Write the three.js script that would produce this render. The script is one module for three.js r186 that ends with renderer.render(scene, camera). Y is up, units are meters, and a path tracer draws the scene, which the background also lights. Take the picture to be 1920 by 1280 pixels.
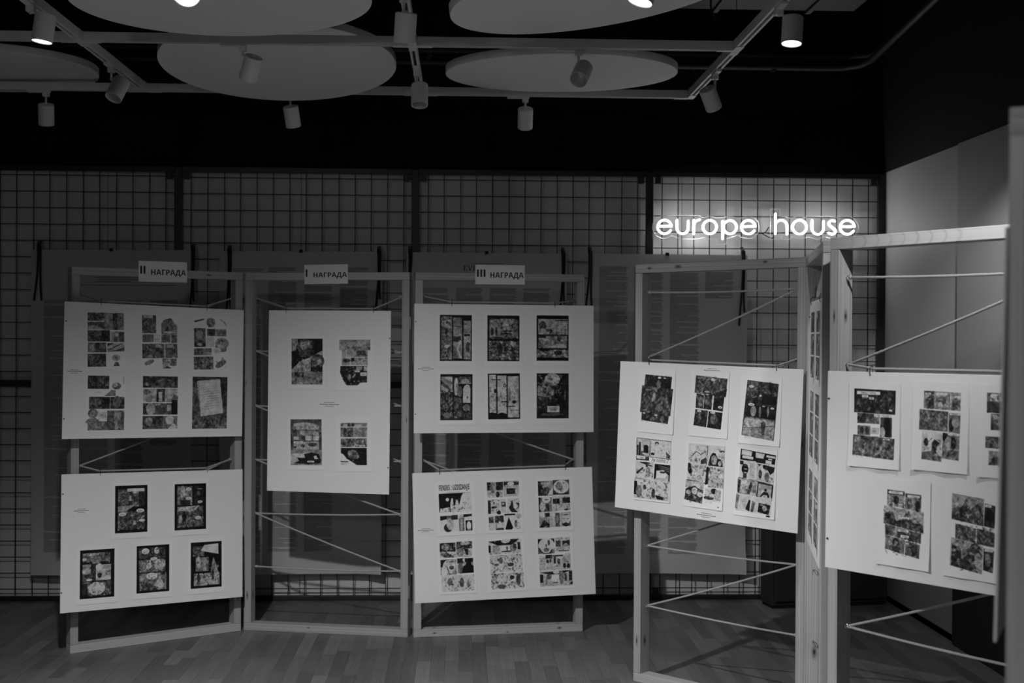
import * as THREE from 'three';
import { RoundedBoxGeometry } from 'three/addons/geometries/RoundedBoxGeometry.js';
import { mergeGeometries } from 'three/addons/utils/BufferGeometryUtils.js';
import { RectAreaLightUniformsLib } from 'three/addons/lights/RectAreaLightUniformsLib.js';

// ---------------------------------------------------------------- camera, light, exposure
const scene = new THREE.Scene();
scene.background = new THREE.Color(0x000000);
const camera = new THREE.PerspectiveCamera(29.36, 1.5, 0.1, 60);
camera.position.set(0, 1.6516, 0);
camera.rotation.order = 'YXZ';
camera.rotation.set(-0.00392, -0.03963, 0.00545);
camera.focus = 5.6;
camera.userData.fStop = 3.6;
const renderer = new THREE.WebGLRenderer({ antialias: true });
renderer.toneMapping = THREE.LinearToneMapping;
renderer.toneMappingExposure = 1.0;
renderer.shadowMap.enabled = true;
RectAreaLightUniformsLib.init();

// lamps switched on, then added unseen ones: candela, half angle, direction of the beam
const LAMP = {
  key:   { dir: [0.245, -0.905, -0.35],  cd: 30, half: 1.02 },
  mid:   { dir: [-0.3, -0.93, 0.1],    cd: 26, half: 0.62 },
  seen:  { dir: [0.05, -0.62, 0.78],      cd: 5,  half: 0.7 },
  left:  { dir: [-0.12, -0.985, 0.04],   cd: 0.5, half: 0.5 },
  right: { dir: [-0.08, -0.985, 0.13],   cd: 4,  half: 0.6 },
  side:  { dir: [0.42, -0.88, -0.9],      cd: 9, half: 0.56 },  // unseen lamp added to brighten the rightmost frame and board
  addedPatch: { dir: [0.56, -0.9, -1.68],    cd: 30,  half: 0.24 },  // unseen lamp added for the bright spot on the right wall
  addedRear:  { dir: [0.02, -0.98, -0.1],     cd: 15,  half: 1.2 },  // added overhead lamps, their floor bounce lifts the discs and the ambient
  post:  { dir: [0.02, -0.98, -0.05],    cd: 2.4, half: 1.2 },  // added lamp out of view that lights the near post
  fill:  { dir: [0.85, -1.15, -5.9],      cd: 3.5, half: 0.46, soft: 6 },  // added fill from behind the viewer, lifts the far boards
};
const NEON = { glow: 4, point: 0.03 };

// ---------------------------------------------------------------- helpers
let seed = 7;
const rnd = () => { seed = (seed + 0x6d2b79f5) | 0; let t = Math.imul(seed ^ (seed >>> 15), 1 | seed); t = (t + Math.imul(t ^ (t >>> 7), 61 | t)) ^ t; return ((t ^ (t >>> 14)) >>> 0) / 4294967296; };
const ri = (a, b) => a + (b - a) * rnd();
const used = {};
const numbered = (n) => { used[n] = (used[n] ?? -1) + 1; return used[n] ? n + '_' + String(used[n]).padStart(3, '0') : n; };
const V = (x, y, z) => new THREE.Vector3(x, y, z);
const shade = (o) => { o.castShadow = o.receiveShadow = true; return o; };
function part(name, geo, mat, parent, label) { const m = shade(new THREE.Mesh(geo, mat)); m.name = name; if (label) m.userData.label = label; parent.add(m); return m; }
function thing(name, label, category, pos = [0, 0, 0], turn = 0, group) {
  const g = new THREE.Group(); g.name = numbered(name); g.position.set(...pos); g.rotation.y = turn;
  g.userData = { label, category }; if (group) g.userData.group = group; scene.add(g); return g;
}
function struct(name, parent = scene) { const g = new THREE.Group(); g.name = name; g.userData = { kind: 'structure' }; parent.add(g); return g; }
const box = (w, h, d, x = 0, y = 0, z = 0) => new THREE.BoxGeometry(w, h, d).translate(x, y, z);
const rbox = (w, h, d, x = 0, y = 0, z = 0, r = 0.003, s = 1) => new RoundedBoxGeometry(w, h, d, s, r).translate(x, y, z);
function bar(a, b, r, n = 8) { const d = b.clone().sub(a), g = new THREE.CylinderGeometry(r, r, d.length(), n, 1); g.applyQuaternion(new THREE.Quaternion().setFromUnitVectors(V(0, 1, 0), d.normalize())); return g.translate((a.x + b.x) / 2, (a.y + b.y) / 2, (a.z + b.z) / 2); }
const tube = (pts, r, n = 40, k = 8, closed = false, t = 0.5) => new THREE.TubeGeometry(new THREE.CatmullRomCurve3(pts, closed, 'catmullrom', t), n, r, k, closed);
const grey = (v, rough = 0.6, extra = {}) => new THREE.MeshStandardMaterial({ color: new THREE.Color(v, v, v), roughness: rough, metalness: 0, ...extra });
function canvas(w, h, fill) { const c = document.createElement('canvas'); c.width = w; c.height = h; const x = c.getContext('2d'); if (fill !== undefined) { x.fillStyle = g8(fill); x.fillRect(0, 0, w, h); } return [c, x]; }
const g8 = (v) => { v = Math.max(0, Math.min(255, Math.round(v))); return `rgb(${v},${v},${v})`; };
function tex(c, srgb = true, rep) { const t = new THREE.CanvasTexture(c); if (srgb) t.colorSpace = THREE.SRGBColorSpace; t.magFilter = THREE.LinearFilter; if (rep) t.wrapS = t.wrapT = THREE.RepeatWrapping; return t; }

// ---------------------------------------------------------------- materials
const blackSteel = grey(0.012, 0.42);
const blackPaint = new THREE.MeshPhysicalMaterial({ color: new THREE.Color(0.0085, 0.0085, 0.0085), roughness: 0.85, specularIntensity: 0.3 });
const blackCloth = grey(0.01, 0.9);
const whitePaint = grey(0.62, 0.55);
const wallWhite = grey(0.68, 0.75);
const panelGrey = grey(0.3, 0.6);
const foam = grey(0.8, 0.62);
const foamEdge = grey(0.7, 0.8);
const chrome = grey(0.75, 0.22, { metalness: 1 });
const darkWire = grey(0.02, 0.4, { metalness: 0.6 });
const ropeMat = grey(0.35, 0.85);

// pine: grain along the board (u), rings and knots
function pine(knots, base0 = 176) {
  const W = 1024, H = 64, base = base0 - 9, [c, x] = canvas(W, H, base);
  for (let i = 0; i < 70; i++) {
    const y0 = rnd() * H, a = ri(0.5, 3), k = ri(1, 3), ph = rnd() * 6;
    x.strokeStyle = `rgba(${rnd() < 0.55 ? '96,96,96' : '226,226,226'},${ri(0.05, 0.22)})`; x.lineWidth = ri(0.6, 2.6); x.beginPath();
    for (let u = 0; u <= W; u += 32) { const y = y0 + a * Math.sin(u / W * 6.28 * k + ph); u ? x.lineTo(u, y) : x.moveTo(u, y); }
    x.stroke();
  }
  for (const [u, v, s] of knots) {
    const kx = u * W, ky = v * H;
    for (let i = 5; i >= 1; i--) { x.fillStyle = `rgba(70,70,70,${0.1 + 0.05 * (5 - i)})`; x.beginPath(); x.ellipse(kx, ky, s * (4 + i * 3.2), s * (3 + i * 1.9), 0, 0, 7); x.fill(); }
    x.fillStyle = 'rgba(38,38,38,.8)'; x.beginPath(); x.ellipse(kx, ky, s * 5, s * 4, 0, 0, 7); x.fill();
  }
  return new THREE.MeshStandardMaterial({ map: tex(c), roughness: 0.6 });
}
const PINE = [pine([[0.27, 0.45, 1.5], [0.78, 0.3, 1], [0.09, 0.5, 1.1]]), pine([[0.12, 0.5, 0.8], [0.55, 0.7, 0.6], [0.86, 0.4, 1]], 184), pine([[0.4, 0.3, 0.6]], 170), pine([[0.63, 0.55, 1], [0.79, 0.5, 1]], 178), pine([], 188), pine([[0.92, 0.5, 0.9], [0.3, 0.8, 0.5]], 172)];
const pineArches = (() => { const [c, x] = canvas(1024, 64, 186); for (let i = 0; i < 9; i++) { x.strokeStyle = `rgba(120,120,120,${0.12 + 0.2 * rnd()})`; x.lineWidth = ri(6, 16); x.beginPath(); x.ellipse(60 + i * 58, 30, 50, 46, 0, -1.2, 1.2); x.stroke(); } for (let i = 0; i < 30; i++) { x.fillStyle = `rgba(90,90,90,.07)`; x.fillRect(0, rnd() * 64, 1024, 1.5); } return new THREE.MeshStandardMaterial({ map: tex(c), roughness: 0.58 }); })();

// ---------------------------------------------------------------- room shell
const WX0 = -4.6, WX1 = 2.686, WZ0 = -8.225, WZ1 = 4.2, TOP = 3.95, BAND = 2.692;
{
  // floor: oak blocks laid in strips that run towards the camera
  const floor = struct('floor');
  part('subfloor', box(WX1 - WX0 + 0.4, 0.1, WZ1 - WZ0 + 0.4, (WX0 + WX1) / 2, -0.0635, (WZ0 + WZ1) / 2), grey(0.06, 0.9), floor);
  const mats = [];
  for (let k = 0; k < 9; k++) {
    const b = 86 + 30 * [0.1, 0.45, 0.8, 0.3, 0.62, 0.5, 0.95, 0.02, 0.4][k], [c, x] = canvas(64, 512, b);
    for (let i = 0; i < 60; i++) { x.fillStyle = `rgba(${rnd() < 0.6 ? '50,50,50' : '215,215,215'},${ri(0.03, 0.13)})`; const w = ri(0.7, 3); x.fillRect(rnd() * 64, rnd() * 512 - 80, w, ri(60, 420)); }
    mats.push(new THREE.MeshStandardMaterial({ map: tex(c), roughness: 0.42 }));
  }
  const SW = 0.0705, LEN = [0.3, 0.42, 0.52], geos = LEN.map((l) => new THREE.BoxGeometry(SW - 0.0006, 0.0135, l - 0.0006));
  const all = [];
  let s = 0;
  for (let x = WX0 + 0.3; x < WX1 - 0.001; x += SW, s++) {
    let z = WZ0 - 0.05 - rnd() * 0.3;
    while (z < -2.2) { const k = Math.floor(rnd() * 3); all.push([Math.min(x + SW / 2, WX1 + 0.02), z + LEN[k] / 2, k, Math.floor(rnd() * 9), ri(-0.0004, 0.0004)]); z += LEN[k]; }
  }
  const size = ([x, z]) => { const d = -z; const px = (x / d + 0.04) * 2443; return (z > -8.3 && z < -6.12 && Math.abs(px) < 1000) ? 1 / (d * d * d) : 0; };
  all.sort((a, b) => size(b) - size(a));
  const rest = mats.map(() => []);
  all.forEach(([x, z, k, m, h], i) => {
    if (i < 300) { const o = part(numbered('floor_block'), geos[k], mats[m], floor); o.position.set(x, -0.00675 + h, z); }
    else rest[m].push(geos[k].clone().translate(x, -0.00675 + h, z));
  });
  const geo = mergeGeometries(rest.map((r) => mergeGeometries(r)), true);
  const st = part('floor_blocks', geo, mats, floor); st.userData.kind = 'stuff';
  part('floor_front', box(WX1 - WX0, 0.0135, WZ1 + 2.1, (WX0 + WX1) / 2, -0.00675, (WZ1 - 1.95) / 2), grey(0.22, 0.45), floor);

  const back = struct('wall_back');
  const nP = 7, pw = 1.2;
  for (let i = 0; i < nP; i++) { const x0 = WX0 + i * pw, x1 = Math.min(WX1, x0 + pw); if (x1 - x0 > 0.05) part(numbered('wall_panel'), box(x1 - x0 - 0.004, BAND, 0.05, (x0 + x1) / 2, BAND / 2, WZ0 - 0.02), wallWhite, back); }
  part('wall_core', box(WX1 - WX0 + 0.6, TOP, 0.12, (WX0 + WX1) / 2, TOP / 2, WZ0 - 0.11), blackPaint, back);
  part('upper_band', box(WX1 - WX0, TOP - BAND, 0.075, (WX0 + WX1) / 2, (TOP + BAND) / 2, WZ0 - 0.01), blackPaint, back);

  const right = struct('wall_right');
  part('wall_core', box(0.2, TOP, WZ1 - WZ0 + 0.4, WX1 + 0.105, TOP / 2, (WZ0 + WZ1) / 2), blackPaint, right);
  part('upper_band', box(0.02, TOP - 2.7, WZ1 - WZ0, WX1 + 0.005, (TOP + 2.7) / 2, (WZ0 + WZ1) / 2), blackPaint, right);
  part('wall_panel', box(0.04, 2.66, 1.325, WX1 + 0.02, 1.37, -7.5625), panelGrey, right);
  part('wall_panel', box(0.05, 2.7 - 0.62, 2.52, WX1 + 0.007, 0.62 + (2.7 - 0.62) / 2, -5.65), grey(0.22, 0.6), right);  // darker colour stands in for weaker neon light farther along the wall
  part('wall_panel', box(0.05, 2.7, 8.5, WX1 + 0.012, 1.35, -0.135), panelGrey, right);
  part('foot_strip', box(0.03, 0.04, 1.3, WX1 + 0.02, 0.02, -7.575), blackPaint, right);  // thin black strip along the foot of the far panel
  part('plinth', box(0.05, 0.62, 2.55, WX1 + 0.004, 0.31, -5.665), grey(0.008, 0.7), right);

  const left = struct('wall_left');
  part('wall_core', box(0.2, TOP, WZ1 - WZ0 + 0.4, WX0 - 0.1, TOP / 2, (WZ0 + WZ1) / 2), grey(0.14, 0.8), left);
  const front = struct('wall_front');
  part('wall_core', box(WX1 - WX0 + 0.6, TOP, 0.2, (WX0 + WX1) / 2, TOP / 2, WZ1 + 0.1), grey(0.3, 0.8), front);

  const ceil = struct('ceiling');
  part('slab', box(WX1 - WX0 + 0.8, 0.2, WZ1 - WZ0 + 0.8, (WX0 + WX1) / 2, TOP + 0.1, (WZ0 + WZ1) / 2), blackPaint, ceil);
  for (const z of [-7.35, -5.4, -3.4]) part('beam', box(WX1 - WX0, 0.28, 0.22, (WX0 + WX1) / 2, TOP - 0.14, z), blackPaint, ceil);
}
{ // black services under the ceiling
  const d = thing('air_duct', 'flat black air duct under the dark ceiling, above the right track corner', 'duct', [1.35, 3.5, -6.7]);
  part('duct_body', rbox(1.5, 0.2, 0.42, 0, 0, 0, 0.01), grey(0.014, 0.6), d);
  for (const x of [-0.72, 0, 0.5]) part('flange', rbox(0.03, 0.23, 0.45, x, 0, 0, 0.004), grey(0.012, 0.6), d);
  for (const x of [-0.6, 0.6]) part('hanger', bar(V(x, 0.1, 0), V(x, 0.45, 0), 0.006, 6), blackSteel, d);
  const pm = grey(0.013, 0.55);
  for (const [k, y, dz, word] of [[0, 3.42, 0, 'upper'], [1, 3.345, 0.01, 'lower']]) {
    const p = thing('ceiling_pipe', `${word} of two black pipes along the back wall, bent at the right corner`, 'pipe', [0, y, -8.1 + dz]);
    const pts = [V(-4.4, 0, 0), V(-1, 0, 0), V(1.5, 0, 0), V(2.3, 0, 0), V(2.5 - k * 0.06, 0, 0.03), V(2.57 - k * 0.06, 0.01, 0.14), V(2.57 - k * 0.06, 0.05, 0.6), V(2.57 - k * 0.06, 0.3, 3.5)];
    part('pipe_run', tube(pts, 0.022, 90, 10, false, 0.2), pm, p);
    for (const x of [-2.2, -0.2, 1.95]) part('pipe_clip', box(0.03, 0.07, 0.06, x, 0.012, -0.015), blackSteel, p);
  }
}

// ---------------------------------------------------------------- wall grid
const POSTS = [-3.224, -1.752, -0.286, 1.1846, 2.6625];
const POSTLAB = ['', 'black steel post behind the leftmost banner', 'black steel post behind the strap left of the third banner', 'black steel post just left of the neon word europe', 'black steel post in the room corner, right of the neon sign'];
POSTS.forEach((x, i) => { if (!i) return; const g = thing('grid_post', POSTLAB[i], 'post', [x, 0, -8.165]); part('tube', rbox(0.046, 2.69, 0.04, 0, 1.345, 0, 0.004), blackSteel, g); part('foot_plate', box(0.08, 0.008, 0.07, 0, 0.004, 0), blackSteel, g); });
{
  const vG = new THREE.CylinderGeometry(0.0034, 0.0034, 1.3, 6), hG = new THREE.CylinderGeometry(0.0034, 0.0034, 1.425, 6).rotateZ(Math.PI / 2);
  const LAB = ['behind the leftmost banner, at the left edge of the photo', 'between the two posts behind the second banner', 'behind the third banner, left of the neon sign', 'carrying the neon sign, next to the room corner'];
  for (let k = 0; k < 4; k++) {
    const x0 = POSTS[k] + 0.023, x1 = POSTS[k + 1] - 0.023, w = x1 - x0, yT = k === 0 ? 2.633 : k === 3 ? 2.617 : 2.627;
    const g = thing('wire_grid', `black square wire grid ${LAB[k]}`, 'grid', [x0, 0, -8.163]);
    for (let i = 0; i < 14; i++) {
      const x = 0.0565 + 0.1012 * i + ri(-0.002, 0.002);
      for (const [y, s] of [[2.015, 1], [0.68, 1]]) { const o = part('vertical_wire', vG, blackSteel, g); o.position.set(x, y, 0); }
    }
    for (let i = 0; i < 13; i++) { const o = part('horizontal_wire', hG, blackSteel, g); o.position.set(w / 2, yT - 0.1012 * i, 0.0045); }
    for (let i = 0; i < 13; i++) { const o = part('horizontal_wire', hG, blackSteel, g); o.position.set(w / 2, 1.264 - 0.0992 * i, 0.0045); }
    part('top_rail', rbox(w, 0.034, 0.03, w / 2, 2.676, 0, 0.003), blackSteel, g);
    part('middle_rail', rbox(w, 0.042, 0.022, w / 2, 1.345, -0.004, 0.003), blackSteel, g);
    part('bottom_rail', rbox(w, 0.028, 0.03, w / 2, 0.016, 0, 0.003), blackSteel, g);
    for (const x of [0.03, w - 0.03]) for (const y of [2.638, 0.052]) part('bracket', rbox(0.034, 0.046, 0.03, x, y, 0.006, 0.003), blackSteel, g);
  }
}

// ---------------------------------------------------------------- neon sign
{
  const sign = thing('neon_sign', 'glowing white neon sign reading europe house in round lower-case letters on the wire grid', 'sign', [1.2, 2.3, -8.112]);
  const S = 0.003304, glowMat = new THREE.MeshStandardMaterial({ color: 0xffffff, emissive: 0xffffff, emissiveIntensity: NEON.glow, roughness: 0.4 });
  const shieldMat = grey(0.5, 0.7);
  // zoom coordinates (8.727 per pixel) of the two words, turned into metres on the wall
  const W1 = (x, y) => V(1.185 + (x / 8.727) * (1.927 - 1.185) / 220 - 1.2, 2.491 + (x / 8.727) * 0.000033 - (y / 8.727) * 0.00329 - 2.3, 0);
  const W2 = (x, y) => V(1.857 + (x / 8.727) * (2.604 - 1.857) / 220 - 1.2, 2.498 - (y / 8.727) * 0.00329 - 2.3, 0);
  const arc = (w, cx, cy, rx, ry, a0, a1, n = 18) => Array.from({ length: n + 1 }, (_, i) => { const a = (a0 + (a1 - a0) * i / n) * Math.PI / 180; return w(cx + rx * Math.cos(a), cy - ry * Math.sin(a)); });
  const R = 0.0064, letters = [];
  const letter = (w, ...strokes) => { const gs = []; for (const s of strokes) { gs.push(tube(s, R, Math.max(12, s.length * 3), 10, false, 0.5)); for (const e of [s[0], s[s.length - 1]]) gs.push(new THREE.SphereGeometry(R, 10, 8).translate(e.x, e.y, e.z)); } letters.push(part('letter_tube', mergeGeometries(gs), glowMat, sign));
    part('added_light_shield', mergeGeometries(strokes.map((s) => tube(s.map((q) => V(q.x, q.y, -0.0098)), 0.0082, Math.max(12, s.length * 2), 6, false, 0.5))), shieldMat, sign);  // added shield behind each tube, blocks its light towards the wall
    const all = strokes.flat(); // small lights inside the tube, as wide as the tube
    for (const f of [0.25, 0.78]) { const q = all[Math.floor(f * all.length)], l = new THREE.PointLight(0xffffff, NEON.point, 0, 2); l.name = 'neon_light'; l.castShadow = true; l.shadow.radius = 0.3; l.position.set(1.2 + q.x, 2.3 + q.y, -8.112); scene.add(l); } };
  const lin = (...p) => { const o = []; for (let i = 0; i < p.length - 1; i++) for (let k = 0; k < 6; k++) o.push(p[i].clone().lerp(p[i + 1], k / 6)); o.push(p[p.length - 1]); return o; };
  const eL = (w, cx, cy, r) => letter(w, lin(w(cx - r + 12, cy - 12), w(cx + r, cy - 12)), arc(w, cx, cy, r, r, 6, 328, 30));
  const uL = (w, x0, x1, top, top1, cy, b) => letter(w, [...lin(w(x0, top), w(x0, cy)), ...arc(w, (x0 + x1) / 2, cy, (x1 - x0) / 2, b - cy, 180, 360).slice(1), ...lin(w(x1, cy), w(x1, top1)).slice(1)]);
  eL(W1, 228, 398, 113);
  uL(W1, 432, 615, 285, 300, 420, 513);
  letter(W1, lin(W1(706, 288), W1(706, 518)), arc(W1, 806, 372, 98, 92, 180, 92));
  letter(W1, arc(W1, 967, 402, 110, 113, 90, 450, 36));
  letter(W1, lin(W1(1176, 305), W1(1176, 598)), arc(W1, 1296, 403, 107, 112, 176, -176, 32));
  eL(W1, 1597, 404, 114);
  letter(W2, lin(W2(298, 182), W2(298, 512)), [...arc(W2, 393, 380, 95, 96, 180, 0), ...lin(W2(488, 380), W2(488, 518)).slice(1)]);
  letter(W2, arc(W2, 692, 398, 113, 117, 90, 450, 36));
  uL(W2, 896, 1084, 282, 297, 418, 516);
  letter(W2, [W2(1264, 296), W2(1240, 284), W2(1212, 284), W2(1182, 302), W2(1172, 336), W2(1190, 372), W2(1232, 402), W2(1270, 434), W2(1280, 466), W2(1262, 500), W2(1226, 513), W2(1190, 506), W2(1166, 492)]);
  eL(W2, 1473, 394, 117);
  // clear acrylic plates cut round the words
  const acr = new THREE.MeshPhysicalMaterial({ color: 0xffffff, roughness: 0.05, transmission: 1, thickness: 0, ior: 1.49 });
  const rimMat = grey(0.9, 0.3);
  const plate = (w, pts) => { const sh = new THREE.Shape(pts.map(([x, y]) => { const p = w(x, y); return new THREE.Vector2(p.x, p.y); })); const g = new THREE.ExtrudeGeometry(sh, { depth: 0.004, bevelEnabled: false }); g.translate(0, 0, -0.018); part('acrylic_plate', g, acr, sign, 'clear acrylic backing plate'); const rim = pts.map(([x, y]) => { const p = w(x, y); p.z = -0.0145; return p; }); rim.push(rim[0]); const gs = []; for (let i = 0; i < rim.length - 1; i++) gs.push(bar(rim[i], rim[i + 1], 0.0014, 5)); part('plate_rim', mergeGeometries(gs), rimMat, sign, 'pale polished rim of the acrylic plate'); };
  const a2 = (cx, cy, r, a0, a1, n = 8) => Array.from({ length: n + 1 }, (_, i) => { const a = (a0 + (a1 - a0) * i / n) * Math.PI / 180; return [cx + r * Math.cos(a), cy - r * Math.sin(a)]; });
  plate(W1, [...a2(228, 398, 190, 270, 100, 10), [350, 215], [440, 205], [800, 212], [860, 240], ...a2(967, 402, 185, 100, 55, 3), [1180, 235], ...a2(1300, 405, 185, 95, 45, 4), ...a2(1597, 405, 188, 100, -90, 10), [1480, 570], [1440, 530], [1250, 598], [1245, 685], [1090, 685], [1090, 590], [960, 595], [860, 575], [790, 600], [630, 600], [520, 595], [420, 575], [360, 540], [250, 590]]);
  plate(W2, [[225, 100], [380, 100], [375, 215], [470, 225], [560, 250], ...a2(692, 398, 185, 115, 60, 4), [830, 215], [1190, 215], [1300, 230], ...a2(1473, 395, 190, 110, -90, 10), [1350, 560], [1230, 590], [1100, 550], [990, 600], [860, 560], [700, 600], [580, 560], [540, 600], [415, 605], [410, 540], [380, 600], [225, 600]]);
  const c1 = W1(1735, 505), c2 = W2(285, 560), z = -0.02;
  part('cable', mergeGeometries([tube([V(c1.x, c1.y, z), W2(60, 505).setZ(z), W2(140, 490).setZ(z), W2(205, 400).setZ(z)], 0.0035, 20, 6), tube([W2(80, 495).setZ(z), W2(150, 540).setZ(z), W2(250, 585).setZ(z), V(c2.x, c2.y, z)], 0.0035, 20, 6), tube([W2(120, 490).setZ(z), W2(260, 510).setZ(z), W2(500, 485).setZ(z), W2(850, 500).setZ(z), W2(1230, 455).setZ(z)], 0.003, 30, 6)]), blackCloth, sign, 'thin black power cord looped between the two words');
}

// ---------------------------------------------------------------- printed text banners
function bannerTex(cols, title, head) {
  const W = 896, H = 1792, [c, x] = canvas(W, H, 188);
  const line = (x0, x1, y, a) => { let p = x0; while (p < x1) { const w = Math.min(ri(14, 60), x1 - p); x.fillStyle = `rgba(40,40,40,${a * ri(0.75, 1)})`; x.fillRect(p, y, w, 2.7); x.fillStyle = `rgba(40,40,40,${a * 0.55})`; x.fillRect(p + w, y, Math.min(3, Math.max(0, x1 - p - w)), 2.7); p += w + 3; } };
  if (title) { x.fillStyle = 'rgb(62,62,62)'; x.font = 'bold 40px serif'; x.textAlign = 'left'; x.fillText('EVE', 316, 100); line(360, 545, 58, 0.75); }
  for (const [y, x0, x1] of head) line(x0 * W, x1 * W, y * H, 0.9);
  for (const [x0, x1, y0, y1] of cols) {
    let left = 3 + Math.floor(rnd() * 6);
    for (let y = y0 * H; y < y1 * H; y += 5.0) { let e = x1 - rnd() * 0.018; if (--left < 0) { left = 3 + Math.floor(rnd() * 10); e = x0 + (x1 - x0) * ri(0.15, 0.75); if (rnd() < 0.14) y += 6; } line(x0 * W, e * W, y, 0.62); }
  }
  return new THREE.MeshStandardMaterial({ map: tex(c), roughness: 0.55 });
}
function curved(w, h, t, fx, nx = 12, ny = 16) { // a sheet w x h x t; z is moved by fx(u, v)
  const g = new THREE.BoxGeometry(w, h, t, nx, ny, 1), p = g.attributes.position;
  for (let i = 0; i < p.count; i++) p.setZ(i, p.getZ(i) + fx(p.getX(i) / w + 0.5, p.getY(i) / h + 0.5));
  g.computeVertexNormals(); return g;
}
{
  const bw = [[-2.143, 0.975, 1.001, 0.008], [-0.982, 1.0, 1.001, 0.006], [0.161, 1.0, 1.001, 0], [1.2915, 1.006, 1.001, -0.005]];
  const LAB = ['dim grey text banner at the far left, behind the board marked II', 'grey text banner behind the upright board marked I', 'grey text banner with a centred heading, behind the boards marked III', 'grey text banner with four columns below the neon word europe'];
  const T = [
    bannerTex([[0.08, 0.26, 0.155, 0.93], [0.3, 0.485, 0.155, 0.93], [0.52, 0.7, 0.155, 0.93], [0.74, 0.92, 0.155, 0.6]], 0, [[0.083, 0.4, 0.8], [0.09, 0.42, 0.79], [0.096, 0.4, 0.62], [0.108, 0.22, 0.9]]),
    bannerTex([[0.08, 0.26, 0.145, 0.93], [0.3, 0.48, 0.05, 0.93], [0.52, 0.7, 0.05, 0.93], [0.74, 0.92, 0.05, 0.42]], 0, [[0.055, 0.08, 0.27], [0.06, 0.08, 0.26], [0.075, 0.08, 0.27], [0.084, 0.08, 0.25]]),
    bannerTex([[0.1, 0.27, 0.11, 0.93], [0.31, 0.48, 0.11, 0.93], [0.52, 0.69, 0.11, 0.93], [0.73, 0.9, 0.11, 0.7]], 1, []),
    bannerTex([[0.072, 0.255, 0.04, 0.94], [0.29, 0.475, 0.04, 0.94], [0.515, 0.7, 0.04, 0.94], [0.735, 0.92, 0.04, 0.135]], 0, []),
  ];
  const plain = grey(0.48, 0.6);
  bw.forEach(([x, w, yc, lean], i) => {
    const g = thing('text_banner', LAB[i], 'banner', [x, 0, -8.14]); g.rotation.z = lean * 0.6;
    const s = part('printed_sheet', curved(w, 2.0, 0.003, (u, v) => 0.012 + 0.014 * Math.pow(1 - v, 6) * (1 + 0.8 * Math.sin(u * 5 + i)) + 0.004 * Math.sin(u * 7 + i) + (v < 0.06 && u > 0.9 ? 0.03 * (u - 0.9) * 10 : 0), 20, 24), [plain, plain, plain, plain, T[i], plain], g);
    s.position.y = 1.171;
    part('clip', rbox(0.022, 0.02, 0.014, i === 3 ? -0.005 : 0, 2.172, 0.016, 0.003), blackCloth, g, 'small black clip at the middle of the top edge');
  });
  // black ties that hang from the grid over the top corners
  const ST = [[-2.591, 2.196, 0.34, 'at the top left corner of the leftmost banner', 1], [-1.653, 2.184, 0.4, 'at the top right corner of the leftmost banner', 0], [-1.43, 2.179, 0.46, 'at the top left corner of the second banner', 0.4], [-0.508, 2.18, 0.37, 'at the top right corner of the second banner', 0.1], [-0.316, 2.181, 0.28, 'at the top left corner of the third banner', 0.1], [0.637, 2.182, 0.4, 'at the top right corner of the third banner', 0.2], [0.805, 2.187, 0.36, 'at the top left corner of the fourth banner', 0.7], [1.768, 2.195, 0.47, 'at the top right corner of the fourth banner', 0.5]];
  for (const [x, y, len, where, spread] of ST) {
    const g = thing('fabric_tie', `black fabric tie looped over the grid ${where}`, 'strap', [x, y, -8.118]);
    const tail = (dx, l, ph) => { const pts = []; for (let i = 0; i <= 10; i++) { const t = i / 10; pts.push(V(dx * (0.35 + t * (0.7 + spread)) + 0.006 * Math.sin(t * 4 + ph), -l * t, 0.006 + 0.003 * Math.sin(t * 6))); } const gg = tube(pts, 0.0062, 24, 6); return gg; };
    part('tail', tail(-0.011, len, 0), blackCloth, g); part('tail', tail(0.011, len * (spread > 0.6 ? 1 : 0.82), 1.5), blackCloth, g);
    part('knot', new THREE.SphereGeometry(0.013, 10, 8).scale(0.95, 1.5, 0.8).translate(0, -0.005, 0.004), blackCloth, g);
    part('loop', tube([V(-0.006, 0, 0), V(-0.008, 0.02, -0.02), V(0, 0.026, -0.046), V(0.008, 0.02, -0.02), V(0.006, 0, 0)], 0.004, 20, 6), blackCloth, g);
  }
}
{ // black low cabinet against the grid
  const g = thing('low_cabinet', 'plain black low cabinet against the wire grid behind the hinged frames', 'cabinet', [2.265, 0, -7.985], 0.17);
  const m = grey(0.016, 0.5);
  part('carcass', rbox(0.76, 0.9, 0.18, 0, 0.47, -0.02, 0.004), m, g); part('door', rbox(0.365, 0.84, 0.018, -0.188, 0.47, 0.09, 0.003), m, g); part('door', rbox(0.365, 0.84, 0.018, 0.188, 0.47, 0.09, 0.003), m, g); part('plinth', box(0.74, 0.03, 0.16, 0, 0.015, -0.02), blackPaint, g);
}

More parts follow.
